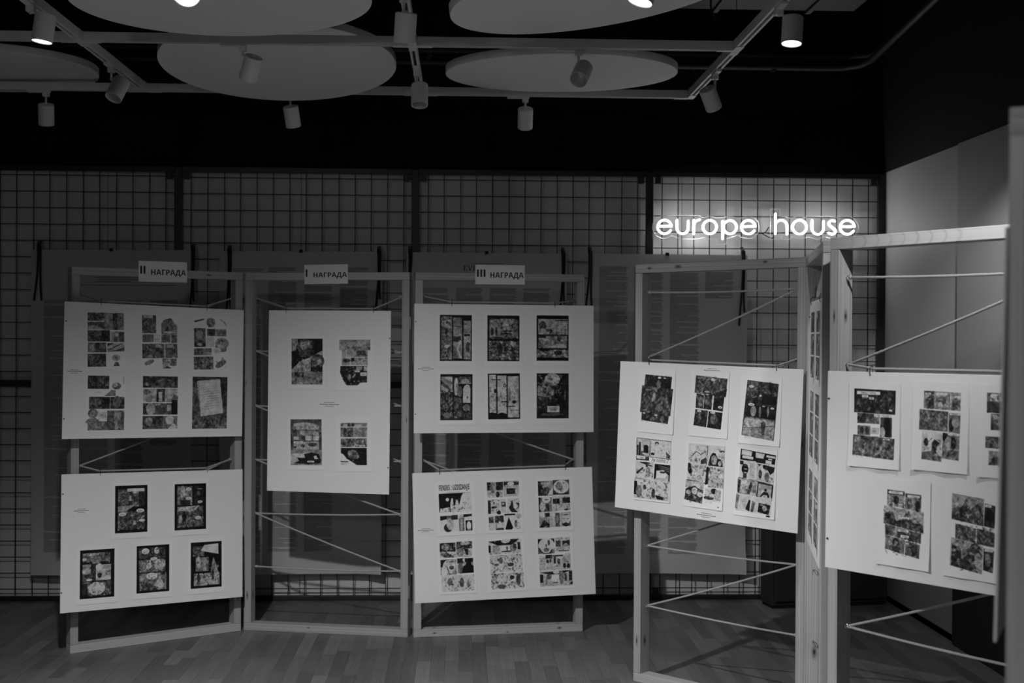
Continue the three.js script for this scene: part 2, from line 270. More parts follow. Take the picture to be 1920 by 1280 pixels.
// ---------------------------------------------------------------- comic pages: a small drawing language in the units of each page's own sketch grid
const SHEET_W = 0.21, SHEET_H = 0.297, CW = 288, CH = 408;
function drawPage(x, ox, oy, pg) {
  const [x0, y0, x1, y1] = pg.box, [pw, ph] = pg.size, k = CW / SHEET_W;
  const X = (a) => ox + CW / 2 + ((a - x0) / (x1 - x0) - 0.5) * pw * k, Y = (b) => oy + CH / 2 - (pg.up ?? 0.004) * k + ((b - y0) / (y1 - y0) - 0.5) * ph * k;
  const sx = pw * k / (x1 - x0), sy = ph * k / (y1 - y0);
  x.save(); x.beginPath(); x.rect(ox, oy, CW, CH); x.clip();
  for (const cmd of pg.art.split(';')) {
    const t = cmd.trim(); if (!t) continue;
    const a = t.slice(1).split(',').map(Number), c = t[0];
    if (c === 'R') { x.fillStyle = g8(a[4]); x.fillRect(X(a[0]), Y(a[1]), (a[2] - a[0]) * sx, (a[3] - a[1]) * sy); }
    else if (c === 'E') { x.fillStyle = g8(a[4]); x.beginPath(); x.ellipse(X(a[0]), Y(a[1]), a[2] * sx, a[3] * sy, a[5] || 0, 0, 7); x.fill(); }
    else if (c === 'P' || c === 'L') {
      const s = c === 'P' ? 1 : 2; x.beginPath(); for (let i = s; i < a.length; i += 2) i === s ? x.moveTo(X(a[i]), Y(a[i + 1])) : x.lineTo(X(a[i]), Y(a[i + 1]));
      if (c === 'P') { x.fillStyle = g8(a[0]); x.fill(); } else { x.strokeStyle = g8(a[0]); x.lineWidth = a[1] * sx; x.stroke(); }
    } else if (c === 'N') { // loose brush marks
      x.save(); x.beginPath(); x.rect(X(a[0]), Y(a[1]), (a[2] - a[0]) * sx, (a[3] - a[1]) * sy); x.clip();
      for (let i = 0; i < a[5]; i++) { x.fillStyle = `rgba(${rnd() < 0.5 ? '10,10,10' : '240,240,240'},${ri(0.12, a[4])})`; x.beginPath(); const s = a[6] * ri(0.4, 1.3); x.ellipse(X(ri(a[0], a[2])), Y(ri(a[1], a[3])), s * sx, s * sy * ri(0.2, 0.7), rnd() * 3.1, 0, 7); x.fill(); }
      x.restore();
    } else if (c === 'T') { // rows of writing too small to read
      x.fillStyle = g8(a[4]); for (let y = a[1]; y < a[3]; y += a[5]) { let p = a[0]; const e = a[2] - rnd() * (a[2] - a[0]) * 0.2; while (p < e) { const w = Math.min(ri(8, 26), e - p); x.fillRect(X(p), Y(y), w * sx, a[5] * 0.32 * sy); p += w + 5; } }
    } else if (c === 'B' || c === 'Q') { // speech balloon, caption box
      x.fillStyle = g8(a[4] ?? 228); x.strokeStyle = g8(60); x.lineWidth = 1; x.beginPath();
      if (c === 'B') x.ellipse(X(a[0]), Y(a[1]), a[2] * sx, a[3] * sy, 0, 0, 7); else x.rect(X(a[0] - a[2]), Y(a[1] - a[3]), 2 * a[2] * sx, 2 * a[3] * sy);
      x.fill(); x.stroke(); x.fillStyle = g8(120); for (const q of [-0.35, 0.05, 0.4]) x.fillRect(X(a[0] - a[2] * 0.62), Y(a[1] + q * a[3]), 1.24 * a[2] * sx, Math.max(1, 0.14 * a[3] * sy));
    } else if (c === 'H') { // a head with hair and shoulders, no one in particular: cx, cy, r, hair, skin, coat
      const [cx, cy, r, hair, skin, coat] = a;
      x.fillStyle = g8(coat); x.beginPath(); x.ellipse(X(cx), Y(cy + 2.1 * r), 1.7 * r * sx, 1.2 * r * sy, 0, 3.14, 6.29); x.fill();
      x.fillStyle = g8(hair); x.beginPath(); x.ellipse(X(cx), Y(cy - 0.15 * r), 1.12 * r * sx, 1.2 * r * sy, 0, 0, 7); x.fill();
      x.fillStyle = g8(skin); x.beginPath(); x.ellipse(X(cx + 0.1 * r), Y(cy + 0.15 * r), 0.8 * r * sx, 1.0 * r * sy, 0, 0, 7); x.fill();
      x.fillStyle = g8(40); for (const q of [-0.25, 0.4]) x.fillRect(X(cx + q * r), Y(cy - 0.05 * r), 0.25 * r * sx, 0.14 * r * sy); x.fillRect(X(cx - 0.1 * r), Y(cy + 0.6 * r), 0.4 * r * sx, 0.1 * r * sy);
    } else if (c === 'F') { // standing figure: foot x, foot y, height, tone
      const [cx, cy, h, g] = a; x.fillStyle = g8(g); x.beginPath(); x.ellipse(X(cx), Y(cy - 0.92 * h), 0.075 * h * sx, 0.085 * h * sy, 0, 0, 7); x.fill();
      x.beginPath(); [[-0.13, 0.83], [0.13, 0.83], [0.2, 0.45], [0.14, 0.42], [0.1, 0.62], [0.11, 0], [0.03, 0], [0, 0.4], [-0.04, 0], [-0.12, 0], [-0.1, 0.62], [-0.15, 0.42], [-0.2, 0.46]].forEach(([p, q], i) => i ? x.lineTo(X(cx + p * h), Y(cy - q * h)) : x.moveTo(X(cx + p * h), Y(cy - q * h))); x.fill();
    }
  }
  for (const [s, tx, ty, px, w, g, font] of pg.text || []) { x.fillStyle = g8(g); x.font = `${font || 'bold'} ${px * sy}px sans-serif`; x.textAlign = 'left'; x.save(); x.translate(X(tx), Y(ty)); const m = x.measureText(s).width || 1; x.scale(w * sx / m, 1); x.fillText(s, 0, 0); x.restore(); }
  x.restore();
}

function inkGrain(x, ox, oy, pg) { // brush grain of the drawings: only where there is ink, never on the bare paper
  const k = CW / SHEET_W, pw = Math.round(pg.size[0] * k) + 10, ph = Math.round(pg.size[1] * k) + 10, X0 = Math.max(ox, Math.round(ox + CW / 2 - pw / 2)), Y0 = Math.max(oy, Math.round(oy + CH / 2 - ph / 2)), w = Math.min(pw, ox + CW - X0), h = Math.min(ph, oy + CH - Y0);
  const im = x.getImageData(X0, Y0, w, h), d = im.data, v = new Float32Array(w * h), o = new Float32Array(w * h);
  for (let i = 0; i < w * h; i++) v[i] = d[4 * i];
  for (let y = 0; y < h; y++) for (let q = 0; q < w; q++) { let s = 0, n = 0; for (let b = -1; b <= 1; b++) for (let a = -1; a <= 1; a++) { const yy = y + b, xx = q + a; if (yy >= 0 && yy < h && xx >= 0 && xx < w) { s += v[yy * w + xx]; n++; } } o[y * w + q] = s / n; }
  const lat = (S) => { const gw = Math.ceil(w / S) + 2, gh = Math.ceil(h / S) + 2, g = Array.from({ length: gw * gh }, () => rnd() * 2 - 1); return (q, y) => { const fx = q / S, fy = y / S, ix = Math.floor(fx), iy = Math.floor(fy); let tx = fx - ix, ty = fy - iy; tx = tx * tx * (3 - 2 * tx); ty = ty * ty * (3 - 2 * ty); const a = g[iy * gw + ix], b = g[iy * gw + ix + 1], c = g[(iy + 1) * gw + ix], e = g[(iy + 1) * gw + ix + 1]; return (a + (b - a) * tx) * (1 - ty) + (c + (e - c) * tx) * ty; }; };
  const A = lat(30), B = lat(13), C = lat(6), D = lat(3), amp = pg.grain ?? 24;
  for (let y = 0; y < h; y++) for (let q = 0; q < w; q++) { const i = y * w + q, u = o[i], m = Math.max(0, Math.min(1, (230 - u) / 50)) * Math.max(0.25, Math.min(1, (u - 12) / 50)); let n = 0.9 * A(q, y) + 1.0 * B(Math.max(0, q + 6 * A(q, y)), y) + 0.6 * C(q, y) + 0.35 * D(q, y); n = Math.max(-1.6, Math.min(1.6, n * 1.15)); const r = Math.max(8, Math.min(236, u + m * amp * n)); d[4 * i] = d[4 * i + 1] = d[4 * i + 2] = r; }
  x.putImageData(im, X0, Y0);
}

const FR = 'R0,0,100,150,22;'; // black page frame
const ART = {
  II_upper: [
    { at: [-0.281, 0.158], size: [0.196, 0.281], box: [75, 65, 440, 605], rot: 0.03, art: 'R80,68,240,150,92;N80,68,240,150,.3,60,14;R240,70,435,240,142;N240,70,435,240,.2,60,16;R325,75,370,240,84;E403,118,12,12,84;R80,160,245,235,100;P168,85,190,170,200,242,232,85,233;R78,243,295,355,84;N78,243,295,355,.25,60,16;R208,245,295,350,60;R302,255,437,360,158;R385,262,437,360,90;E362,287,16,20,205;R340,305,380,360,125;R80,365,260,462,112;R95,380,140,455,160;R150,365,190,460,72;R195,425,258,460,80;N80,365,260,462,.2,40,12;P172,268,375,437,370,437,450,268,460;P70,268,372,335,370,268,408;P74,330,452,437,412,437,452;L80,8,272,442,412,376;R75,475,255,603,74;N75,475,255,603,.22,70,16;E355,515,42,32,168;E355,515,20,14,120;P100,325,600,345,560,372,560,392,600' },
    { at: [0.013, 0.155], size: [0.199, 0.285], box: [620, 90, 975, 625], rot: 0.03, art: 'R622,95,760,272,112;N622,95,760,272,.25,70,14;R640,100,730,122,190;R730,95,760,160,70;R812,180,970,285,150;E880,190,66,62,128;E900,150,20,28,110;R850,200,885,250,70;E880,265,50,12,215;N812,130,970,285,.25,60,12;R625,283,735,360,128;R738,285,802,300,205;T742,318,800,352,120,14;R812,288,900,365,120;R908,288,970,370,108;N625,283,970,368,.2,80,10;R622,378,970,520,98;N622,378,970,520,.3,120,16;R750,385,810,415,190;R862,385,930,418,190;R680,488,725,518,170;R838,378,850,520,190;E690,560,50,22,150,-.4;L120,3,640,560,690,585,720,560;R820,525,960,598,120;E850,570,30,40,170;E885,565,20,40,200;P60,820,622,870,600,910,622;N820,525,960,620,.4,50,12' },
    { at: [0.305, 0.154], size: [0.206, 0.284], box: [1125, 115, 1480, 635], rot: 0.03, art: 'P90,1135,150,1240,125,1235,140,1145,165;E1305,165,45,48,128;N1260,120,1350,215,.3,40,12;L130,6,1400,130,1450,180,1440,150,1465,205;R1135,222,1250,408,92;E1190,285,34,50,150;R1140,370,1250,405,60;E1190,382,28,14,190;N1135,222,1250,408,.25,60,12;R1265,230,1348,300,74;R1350,235,1460,302,135;N1265,230,1460,302,.25,50,12;R1255,308,1335,410,205;T1268,322,1310,355,140,12;E1415,375,70,58,170;N1345,320,1470,450,.3,70,16;E1420,440,40,20,120;R1133,422,1228,490,104;R1230,422,1310,490,120;E1275,475,28,16,180;N1133,422,1310,490,.25,60,10;B1365,445,40,30,225;R1130,505,1325,632,98;E1245,560,42,44,130;N1130,505,1325,632,.3,100,16;E1400,580,60,28,100,-.5;E1420,540,14,26,150;N1340,510,1460,620,.2,30,12' },
    { at: [-0.276, -0.17], size: [0.196, 0.281], box: [72, 698, 440, 1240], art: 'R75,700,285,830,64;N75,700,285,830,.2,70,16;R170,700,210,830,84;E360,800,44,34,104;E345,790,26,24,170;P112,240,900,310,840,350,845,352,900;T150,862,220,870,140,10;R425,700,432,780,150;R90,910,295,1028,70;E165,960,46,40,110;R215,910,295,1028,48;R300,910,440,1028,66;E365,960,40,60,100;N90,910,440,1028,.2,90,16;H130,1080,42,110,165,120;R80,1150,270,1240,120;R180,1060,265,1125,205;T190,1085,245,1100,140,12;R270,1045,440,1240,98;R340,1050,362,1180,150;E390,1100,24,44,150;P170,345,1235,365,1120,385,1235;N80,1045,440,1240,.22,120,14' },
    { at: [0.019, -0.168], size: [0.199, 0.28], box: [620, 702, 975, 1228], art: 'R625,705,970,818,52;P92,700,815,760,740,860,720,940,760,930,818;E660,780,20,20,120;N625,705,970,818,.22,80,16;R628,828,760,960,185;E665,860,36,26,110;E690,920,40,44,160;R760,828,845,960,64;R782,860,818,955,195;E800,875,18,14,205;R848,828,970,960,180;P110,900,960,935,880,975,900,972,945;N628,828,970,960,.2,70,12;R630,972,745,1085,60;E705,1030,46,60,175;R748,972,972,1085,90;R868,985,908,1050,190;R915,940,972,1085,30;Q775,985,20,8;N630,972,915,1085,.22,70,12;R628,1098,825,1226,72;E690,1155,36,44,150;R825,1098,972,1226,110;E895,1140,40,48,200;P205,880,1225,930,1170,970,1200,970,1226;N628,1098,972,1226,.22,90,12' },
    { at: [0.304, -0.169], size: [0.205, 0.281], box: [1120, 710, 1468, 1225], art: 'R1122,710,1466,1224,92;R1122,710,1466,760,58;R1400,740,1466,1000,62;N1122,1100,1466,1224,.2,140,20;L60,2,1122,1110,1466,1110;P205,1163,752,1392,730,1428,1070,1205,1103;L92,4,1170,760,1185,775,1172,790,1187,805,1174,820,1189,835,1176,850,1191,865,1178,880,1193,895,1180,910,1195,925,1183,940,1198,955,1186,970,1200,985,1189,1000,1203,1015,1192,1030,1206,1045,1196,1060,1210,1075;L150,3,1205,820,1370,795;L150,3,1207,842,1365,818;L150,3,1210,866,1380,842;L150,3,1212,890,1375,866;L150,3,1214,914,1385,890;L150,3,1216,938,1380,916;L150,3,1218,962,1340,946;L150,3,1220,986,1390,962;L150,3,1222,1010,1385,988;L150,3,1224,1034,1350,1018;P50,1290,1195,1300,1160,1310,1195' },
  ],
  II_lower: [
    { at: [-0.134, 0.155], size: [0.173, 0.245], box: [458, 88, 775, 555], art: 'R458,88,775,555,20;R485,125,750,300,84;N485,125,750,300,.3,140,16;R690,150,750,300,44;R575,118,745,150,205;R490,155,580,165,130;E650,160,20,10,190;E605,235,12,50,170;R590,240,625,290,40;P170,485,295,660,280,560,345,485,345;R485,345,750,525,74;N485,345,750,530,.35,170,14;B705,340,40,20;B530,370,38,20;B722,438,30,14;R485,390,500,530,130;E650,460,14,20,160' },
    { at: [0.194, 0.153], size: [0.178, 0.245], box: [1050, 72, 1363, 527], art: 'R1050,72,1363,527,20;R1075,95,1225,280,104;E1130,150,26,60,170;N1075,95,1225,290,.35,110,14;R1240,100,1335,285,40;E1300,125,24,6,150;E1290,170,20,24,100;R1110,235,1205,285,44;B1188,125,28,18;B1190,215,28,16;B1303,255,24,14;R1075,295,1335,500,92;P180,1080,300,1300,290,1240,345,1080,340;N1075,295,1335,505,.4,190,14;B1122,320,30,16;F1145,475,130,22;B1285,413,32,18;E1105,420,18,40,170' },
    { at: [-0.312, -0.168], size: [0.178, 0.245], box: [106, 730, 446, 1207], art: 'R106,730,446,1207,20;R130,760,405,850,110;E215,775,80,12,170;N130,760,405,880,.35,120,14;B150,822,22,16;R225,850,300,868,150;R350,760,405,800,60;R130,870,255,1040,90;E170,935,44,36,170;R130,872,210,905,150;R215,870,258,1040,44;R262,880,412,1035,175;E295,905,34,36,205;E300,985,22,26,44;R360,940,400,990,120;N130,870,412,1040,.25,90,12;B198,1025,30,12;B368,1018,44,18;R130,1045,415,1185,84;E270,1115,84,64,205;N150,1045,415,1190,.35,120,14;R130,1060,180,1190,44' },
    { at: [-0.014, -0.164], size: [0.178, 0.245], box: [672, 686, 993, 1152], art: 'R672,686,993,1152,20;R695,710,955,815,66;B758,742,38,30;B868,740,24,34;N695,710,955,815,.3,60,12;L200,3,690,740,715,742;L200,3,820,755,840,756;R695,825,955,950,104;E740,890,34,50,150;E790,880,24,50,205;E900,880,56,56,180;B840,820,34,16;N695,830,955,950,.4,110,14;R700,960,965,1130,120;B822,990,54,34;P60,715,1120,740,1040,860,1090,860,1130,715,1130;P190,840,1085,900,1000,960,1105,920,1120;R910,955,950,985,40;N700,960,965,1135,.35,110,14' },
    { at: [0.286, -0.164], size: [0.177, 0.245], box: [1214, 651, 1517, 1105], art: 'R1214,651,1517,1105,20;R1235,690,1345,790,84;N1235,690,1345,790,.4,60,12;P205,1345,680,1482,672,1486,778,1390,755,1310,735;R1262,800,1390,940,120;E1290,850,22,60,190;E1350,840,32,34,150;N1262,800,1390,940,.35,80,12;P150,1435,800,1470,900,1495,1000,1400,1000,1420,880;N1390,850,1495,1040,.5,60,12;R1245,960,1495,1080,175;N1245,960,1495,1085,.5,130,14;F1290,1070,110,66;F1430,1030,100,60' },
  ],
  I: [
    { at: [-0.125, 0.214], size: [0.178, 0.251], box: [82, 78, 355, 482], rot: 0.012, art: 'R82,78,355,482,30;P150,82,80,140,80,120,180,82,190;E195,150,62,66,100;E200,135,44,36,150;E195,210,50,30,80;N130,90,280,240,.35,90,14;P185,82,370,150,280,240,245,355,180,355,220,250,290,250,370;R82,368,355,482,135;P165,82,350,180,260,245,260,250,360,82,372;E310,275,60,60,88;E325,280,20,20,150;R105,375,190,415,44;N82,250,355,482,.35,170,14' },
    { at: [0.148, 0.213], size: [0.175, 0.249], box: [507, 85, 778, 488], rot: 0.012, art: 'R507,86,778,180,142;P165,507,130,700,88,778,90,778,120,560,170;E590,156,14,8,70;E630,156,12,8,70;E685,156,10,8,80;N507,150,778,180,.3,40,10;R530,180,755,240,160;R660,182,740,225,74;R530,245,755,312,165;N530,180,755,312,.35,90,12;E570,270,34,16,60;R612,246,640,275,50;P36,518,318,750,318,750,460,690,465,668,488,572,488,540,440,514,375;R655,322,710,355,170;R720,322,750,365,150;N530,320,750,480,.4,110,12;Q665,365,22,8;Q720,390,28,16;E595,415,16,26,120' },
    { at: [-0.125, -0.23], size: [0.178, 0.251], box: [75, 793, 347, 1197], rot: 0.022, art: 'R75,793,347,1197,82;P165,100,830,160,822,210,820,270,825,325,850,325,885,100,885;R100,830,140,855,190;N100,825,325,888,.25,50,12;R100,892,325,980,120;R100,890,130,940,60;R160,892,200,930,190;E297,920,26,20,170;R205,940,262,980,185;R272,942,325,980,195;R104,946,146,974,200;R165,940,200,980,70;R100,988,325,1060,165;Q142,996,42,10;E180,1028,22,16,70;E270,1018,40,16,60;E115,1038,14,10,80;N100,988,325,1065,.3,50,10;R75,1062,343,1195,140;P190,75,1100,200,1090,220,1110,160,1150,90,1185,75,1185;P30,105,1180,150,1160,130,1130,205,1135,190,1100,260,1085,320,1100,340,1150,335,1180,220,1188;P215,275,1120,300,1110,305,1130,320,1140,285,1145;Q250,1166,30,8' },
    { at: [0.148, -0.232], size: [0.151, 0.232], box: [517, 822, 752, 1197], rot: 0.022, art: 'R518,826,752,952,150;R580,826,640,860,50;R580,866,628,950,56;R520,870,560,950,120;E560,905,16,36,60;N518,826,752,952,.35,110,12;Q560,846,16,8;Q675,846,26,7;L230,6,518,862,752,862;R520,962,750,1038,94;N520,962,750,1038,.5,90,14;Q708,1028,26,8;R520,1046,748,1197,26;E630,1105,46,40,92;E600,1090,20,20,150;E655,1125,22,20,130;N570,1060,700,1170,.3,30,12;P232,517,1090,545,1105,570,1140,610,1165,660,1197,517,1197;R517,1164,585,1172,40;T520,1180,575,1190,130,8' },
  ],
  III_upper: [
    { at: [-0.273, 0.162], size: [0.174, 0.248], box: [86, 69, 429, 567], art: 'R86,69,429,567,24;R100,85,215,550,120;P170,105,100,180,160,210,220,105,180;N100,85,215,555,.4,170,18;P205,130,405,170,390,200,400,170,430,140,425;R228,95,322,190,142;R228,195,325,540,150;N228,95,325,320,.3,80,14;R228,300,310,360,60;P205,300,340,320,350,285,440,325,540,300,540,265,440;P110,228,400,265,430,280,540,228,540;R340,130,418,550,158;R345,275,408,298,24;P185,345,310,415,300,415,370,345,400;E385,420,22,60,88;E395,380,18,14,70;N340,130,418,550,.2,70,14' },
    { at: [-0.01, 0.162], size: [0.177, 0.248], box: [604, 75, 950, 568], art: 'R604,75,950,568,26;R625,120,935,325,104;P150,625,130,750,110,900,110,820,220,625,220;N625,110,935,330,.45,230,16;R630,205,740,305,150;E655,250,16,46,50;E700,250,14,50,60;L24,10,770,242,870,242;L24,10,745,270,860,272;L24,8,660,315,770,315;R620,355,940,550,92;N620,350,945,555,.5,260,18;E740,435,34,50,60;F740,520,150,50;E800,440,20,26,40;P180,840,380,920,360,890,420' },
    { at: [0.266, 0.165], size: [0.179, 0.248], box: [1141, 73, 1487, 565], art: 'R1141,73,1487,565,20;R1158,112,1478,280,165;E1205,190,40,56,70;E1210,235,28,26,150;E1280,240,34,24,66;N1158,150,1478,280,.35,110,14;L24,9,1345,127,1475,127;R1160,296,1470,430,142;N1160,300,1470,430,.45,160,14;R1160,296,1240,318,40;P195,1265,420,1380,380,1460,400,1460,425;E1385,320,22,36,80;R1145,445,1485,530,130;N1145,445,1485,535,.5,120,14;P195,1200,470,1260,500,1220,510;E1375,480,46,26,56;R1170,445,1280,460,36' },
    { at: [-0.269, -0.159], size: [0.175, 0.248], box: [91, 713, 437, 1212], art: 'R91,713,437,1212,26;R98,740,222,890,150;P70,98,780,222,890,222,910,98,830;P180,98,745,215,745,222,800;R98,890,225,1200,56;E140,900,18,16,190;L120,6,155,920,160,990;N98,890,225,1200,.4,200,16;E165,1160,44,30,120;R235,750,290,945,56;E262,850,22,96,205;R262,820,278,940,150;E262,960,20,14,30;R235,975,325,1200,66;E300,900,26,60,110;N235,960,325,1200,.3,90,14;R295,740,420,812,80;E360,790,44,26,165;R290,806,420,818,150;P205,335,1025,335,880,350,840,380,822,405,835,415,870,415,1025;E382,965,9,9,60;R325,1040,425,1200,50;E375,1080,40,40,110;N325,1040,425,1200,.25,50,14' },
    { at: [-0.006, -0.155], size: [0.177, 0.248], box: [613, 707, 957, 1202], rot: 0.012, art: 'R613,707,957,1202,22;R628,720,702,1135,190;R715,730,812,1145,195;R825,738,945,1185,185;N628,840,702,1135,.45,90,12;N715,860,812,1140,.4,110,12;N825,870,945,1050,.4,70,14;L24,10,655,774,750,774;L24,10,762,1014,835,1014;L24,10,805,1064,905,1064;E793,838,16,20,60;E793,838,8,10,190;E690,895,14,24,40;E895,1018,20,18,30;E925,900,18,30,150;L50,5,855,1105,940,1108;E845,920,18,60,150;P24,628,1135,660,1125,700,1150,760,1130,812,1145,812,1200,628,1200' },
    { at: [0.267, -0.153], size: [0.179, 0.247], box: [1143, 703, 1487, 1193], art: 'R1143,703,1487,1193,28;E1310,770,84,66,185;E1240,880,90,90,120;N1150,720,1420,960,.4,200,18;E1240,830,20,10,50;E1310,850,16,10,40;E1380,860,16,20,36;E1190,930,40,20,150;R1230,860,1250,880,60;P22,1310,1040,1330,980,1360,940,1400,960,1390,1050;R1415,760,1480,1180,34;E1448,940,8,60,104;L90,4,1380,812,1480,816;R1150,960,1260,1120,56;N1150,960,1400,1130,.3,90,14;Q1322,1092,66,34,205;L40,7,1270,1080,1370,1080;L40,7,1290,1098,1350,1098;L90,3,1295,1114,1345,1114;E1310,1150,120,16,70' },
  ],
  III_lower: [
    { at: [-0.269, 0.154], size: [0.179, 0.262], box: [70, 95, 418, 595], rot: 0.014, up: 0, text: [['FENIKS : UZDIZANJE', 74, 160, 74, 328, 26]], art: 'L120,2,160,184,300,182;R72,192,412,385,22;E162,256,18,18,228;P222,190,380,190,300,205,245,220,245,225,320,240,320,255,262,270,262,285,320,310,230,330,195,412,192,412,385,75,385,85,345,180,335;N190,250,412,385,.35,90,10;N80,340,412,388,.5,50,12;R78,415,415,585,225;R78,422,185,470,30;P222,78,470,185,450,185,490,78,500;R150,422,205,485,110;E160,545,46,44,40;E185,510,40,60,190;R200,418,265,465,50;E310,445,30,28,170;R275,455,330,585,110;R292,460,315,580,170;R325,415,415,445,26;L210,8,330,450,412,440;R345,480,415,585,22;E380,535,24,46,228;R360,565,400,582,150' },
    { at: [-0.003, 0.156], size: [0.179, 0.264], box: [579, 68, 921, 580], up: 0, art: 'R580,72,750,235,190;R580,75,620,160,36;E640,130,30,60,120;R675,75,748,160,30;E690,205,20,30,28;N580,72,750,235,.4,90,12;R755,66,915,230,195;R755,75,915,110,40;E830,95,36,20,220;R785,145,875,205,26;N755,66,915,230,.35,50,12;R585,255,708,405,200;R585,265,615,405,36;E660,285,50,20,220;E650,340,30,14,56;E700,395,24,20,36;N585,255,708,405,.4,60,12;R715,250,775,400,210;R728,285,772,335,70;E745,305,10,12,200;R785,250,918,400,215;P40,805,350,830,300,835,270,850,300,855,350,900,400,830,395;L80,12,870,370,905,350,910,310,885,300;N785,260,918,400,.4,50,10;R590,425,750,578,205;R590,440,640,500,80;R655,430,745,500,56;L120,4,670,440,670,570;E705,520,16,36,220;R665,560,745,578,50;N590,425,750,578,.35,60,10;R755,412,925,575,222;R755,412,870,428,30;P24,762,570,800,445,845,560,830,578,770,578;E875,520,16,40,110;E905,440,30,26,200;N860,430,925,575,.4,40,10' },
    { at: [0.28, 0.155], size: [0.178, 0.26], box: [1116, 50, 1450, 558], up: 0, art: 'R1118,58,1270,215,150;R1118,60,1165,215,44;E1190,120,26,40,165;E1190,170,44,44,70;P222,1215,205,1270,130,1270,205;N1118,58,1270,215,.45,70,12;R1272,52,1445,210,60;E1360,125,82,72,220;E1340,120,36,44,130;N1290,70,1420,190,.5,50,10;P30,1272,170,1310,205,1272,210;R1120,232,1260,388,140;R1120,232,1140,388,24;E1200,255,44,36,225;E1200,258,22,6,90;P60,1175,380,1180,300,1225,300,1230,380;E1160,330,30,50,210;N1120,232,1260,388,.35,60,10;R1265,222,1450,380,200;R1268,250,1340,305,36;R1370,240,1450,300,40;L120,6,1305,240,1305,380;E1355,310,12,40,190;E1410,370,24,10,60;N1265,222,1450,380,.3,50,10;R1120,398,1235,555,160;E1155,415,36,30,215;R1180,398,1232,440,30;P40,1125,550,1170,470,1230,520,1225,555;N1120,398,1235,555,.4,60,10;R1238,400,1345,550,190;E1270,405,36,30,215;R1290,405,1335,550,90;E1312,470,16,40,150;R1348,395,1452,550,175;E1400,480,48,62,205;P40,1352,480,1368,540,1400,552,1440,540,1452,480,1430,520,1400,505,1370,520;L40,5,1370,465,1392,472;L40,5,1410,472,1436,465;R1378,422,1425,430,40' },
    { at: [-0.268, -0.162], size: [0.179, 0.268], box: [92, 696, 435, 1223], up: 0, art: 'R88,705,425,865,200;R88,708,250,800,36;E150,750,44,36,150;P60,95,830,150,800,240,865,130,860;N88,705,250,865,.5,90,12;R262,700,425,775,60;E350,720,46,24,190;E345,755,24,20,56;P40,340,775,380,780,385,845,360,840;E300,815,36,44,120;N262,700,425,865,.45,90,12;R92,882,258,1045,150;R92,885,160,960,30;E180,960,66,74,200;E130,1010,30,60,225;E205,970,26,20,66;L40,8,160,960,180,1035,200,1040;E210,908,26,10,120;N92,882,258,1045,.3,60,10;R265,875,432,1035,170;R265,878,330,930,44;E300,980,24,60,110;E340,895,20,16,215;R345,878,432,920,40;P20,310,1035,330,960,355,945,365,895,385,885,405,895,412,945,435,960,437,1033;R98,1050,440,1220,208;N98,1050,440,1220,.5,130,12;E185,1120,26,40,104;E310,1130,22,50,90;E375,1150,16,40,130' },
    { at: [0.002, -0.163], size: [0.18, 0.264], box: [608, 684, 948, 1195], rot: 0.012, up: 0, art: 'R602,690,940,830,205;P30,605,695,735,685,735,700,830,700,830,680,925,680,850,740,700,740;E782,695,46,24,215;R602,735,625,810,30;R905,715,932,790,36;P225,720,745,830,742,835,815,725,825;F795,805,56,60;E680,780,36,46,165;E860,770,36,40,150;R855,730,890,780,60;R735,800,835,812,56;N602,690,940,835,.35,80,10;R612,840,948,1020,206;N612,840,948,1025,.55,190,14;E725,900,22,32,84;E825,945,34,20,60;E680,940,24,14,90;R615,1030,955,1195,206;N615,1030,960,1198,.55,210,14;E835,1080,24,20,40;E900,1110,24,60,90;E725,1170,40,24,90' },
    { at: [0.276, -0.162], size: [0.18, 0.261], box: [1126, 661, 1461, 1163], up: 0, art: 'R1120,668,1290,825,110;R1120,668,1290,720,30;E1208,740,84,80,215;L50,12,1130,760,1150,800,1180,822,1240,820,1270,780;E1232,710,14,30,80;E1205,740,10,16,110;E1205,785,28,22,110;R1300,660,1452,805,190;R1305,695,1355,755,66;R1375,690,1450,750,36;E1400,680,36,18,210;E1410,745,28,20,150;N1300,660,1452,805,.4,60,10;R1335,798,1440,806,50;R1128,842,1455,998,196;R1195,838,1265,875,40;E1160,855,34,16,215;E1345,860,34,18,215;R1280,850,1300,930,50;E1215,905,14,20,70;E1245,900,10,20,66;E1330,910,16,30,80;R1270,842,1375,858,60;E1425,840,30,16,205;E1390,955,16,26,40;E1430,960,18,24,36;E1390,890,24,30,180;N1128,842,1455,998,.4,100,10;R1132,1005,1470,1165,190;P30,1135,1020,1455,1005,1370,1040,1240,1045;E1302,1022,34,18,215;R1132,1040,1165,1125,26;R1432,1015,1465,1115,26;P228,1255,1045,1330,1042,1335,1125,1258,1130;R1258,1124,1322,1132,60;E1225,1065,26,30,90;E1355,1080,26,70,120;R1385,1035,1410,1120,60;R1190,1080,1205,1150,120;P50,1430,1150,1470,1120,1470,1155;N1132,1040,1470,1165,.35,80,10' },
  ],
  strip_left: [
    { at: [-0.275, 0.169], size: [0.186, 0.224], box: [140, 74, 410, 478], up: 0.012, curl: 1, art: 'P40,175,75,398,85,392,188,168,178;E295,97,14,9,228;E338,99,10,6,220;E290,150,20,30,92;N172,76,395,185,.3,50,14;P62,150,168,412,185,396,412,140,395;N150,170,400,405,.28,170,16;Q205,203,24,3,200;E255,260,12,36,150;E305,350,26,30,110;E210,340,36,30,74;P52,156,392,385,412,378,478,154,462;B174,402,12,8;B276,412,14,7;N156,395,380,475,.3,50,14;E330,440,16,30,100' },
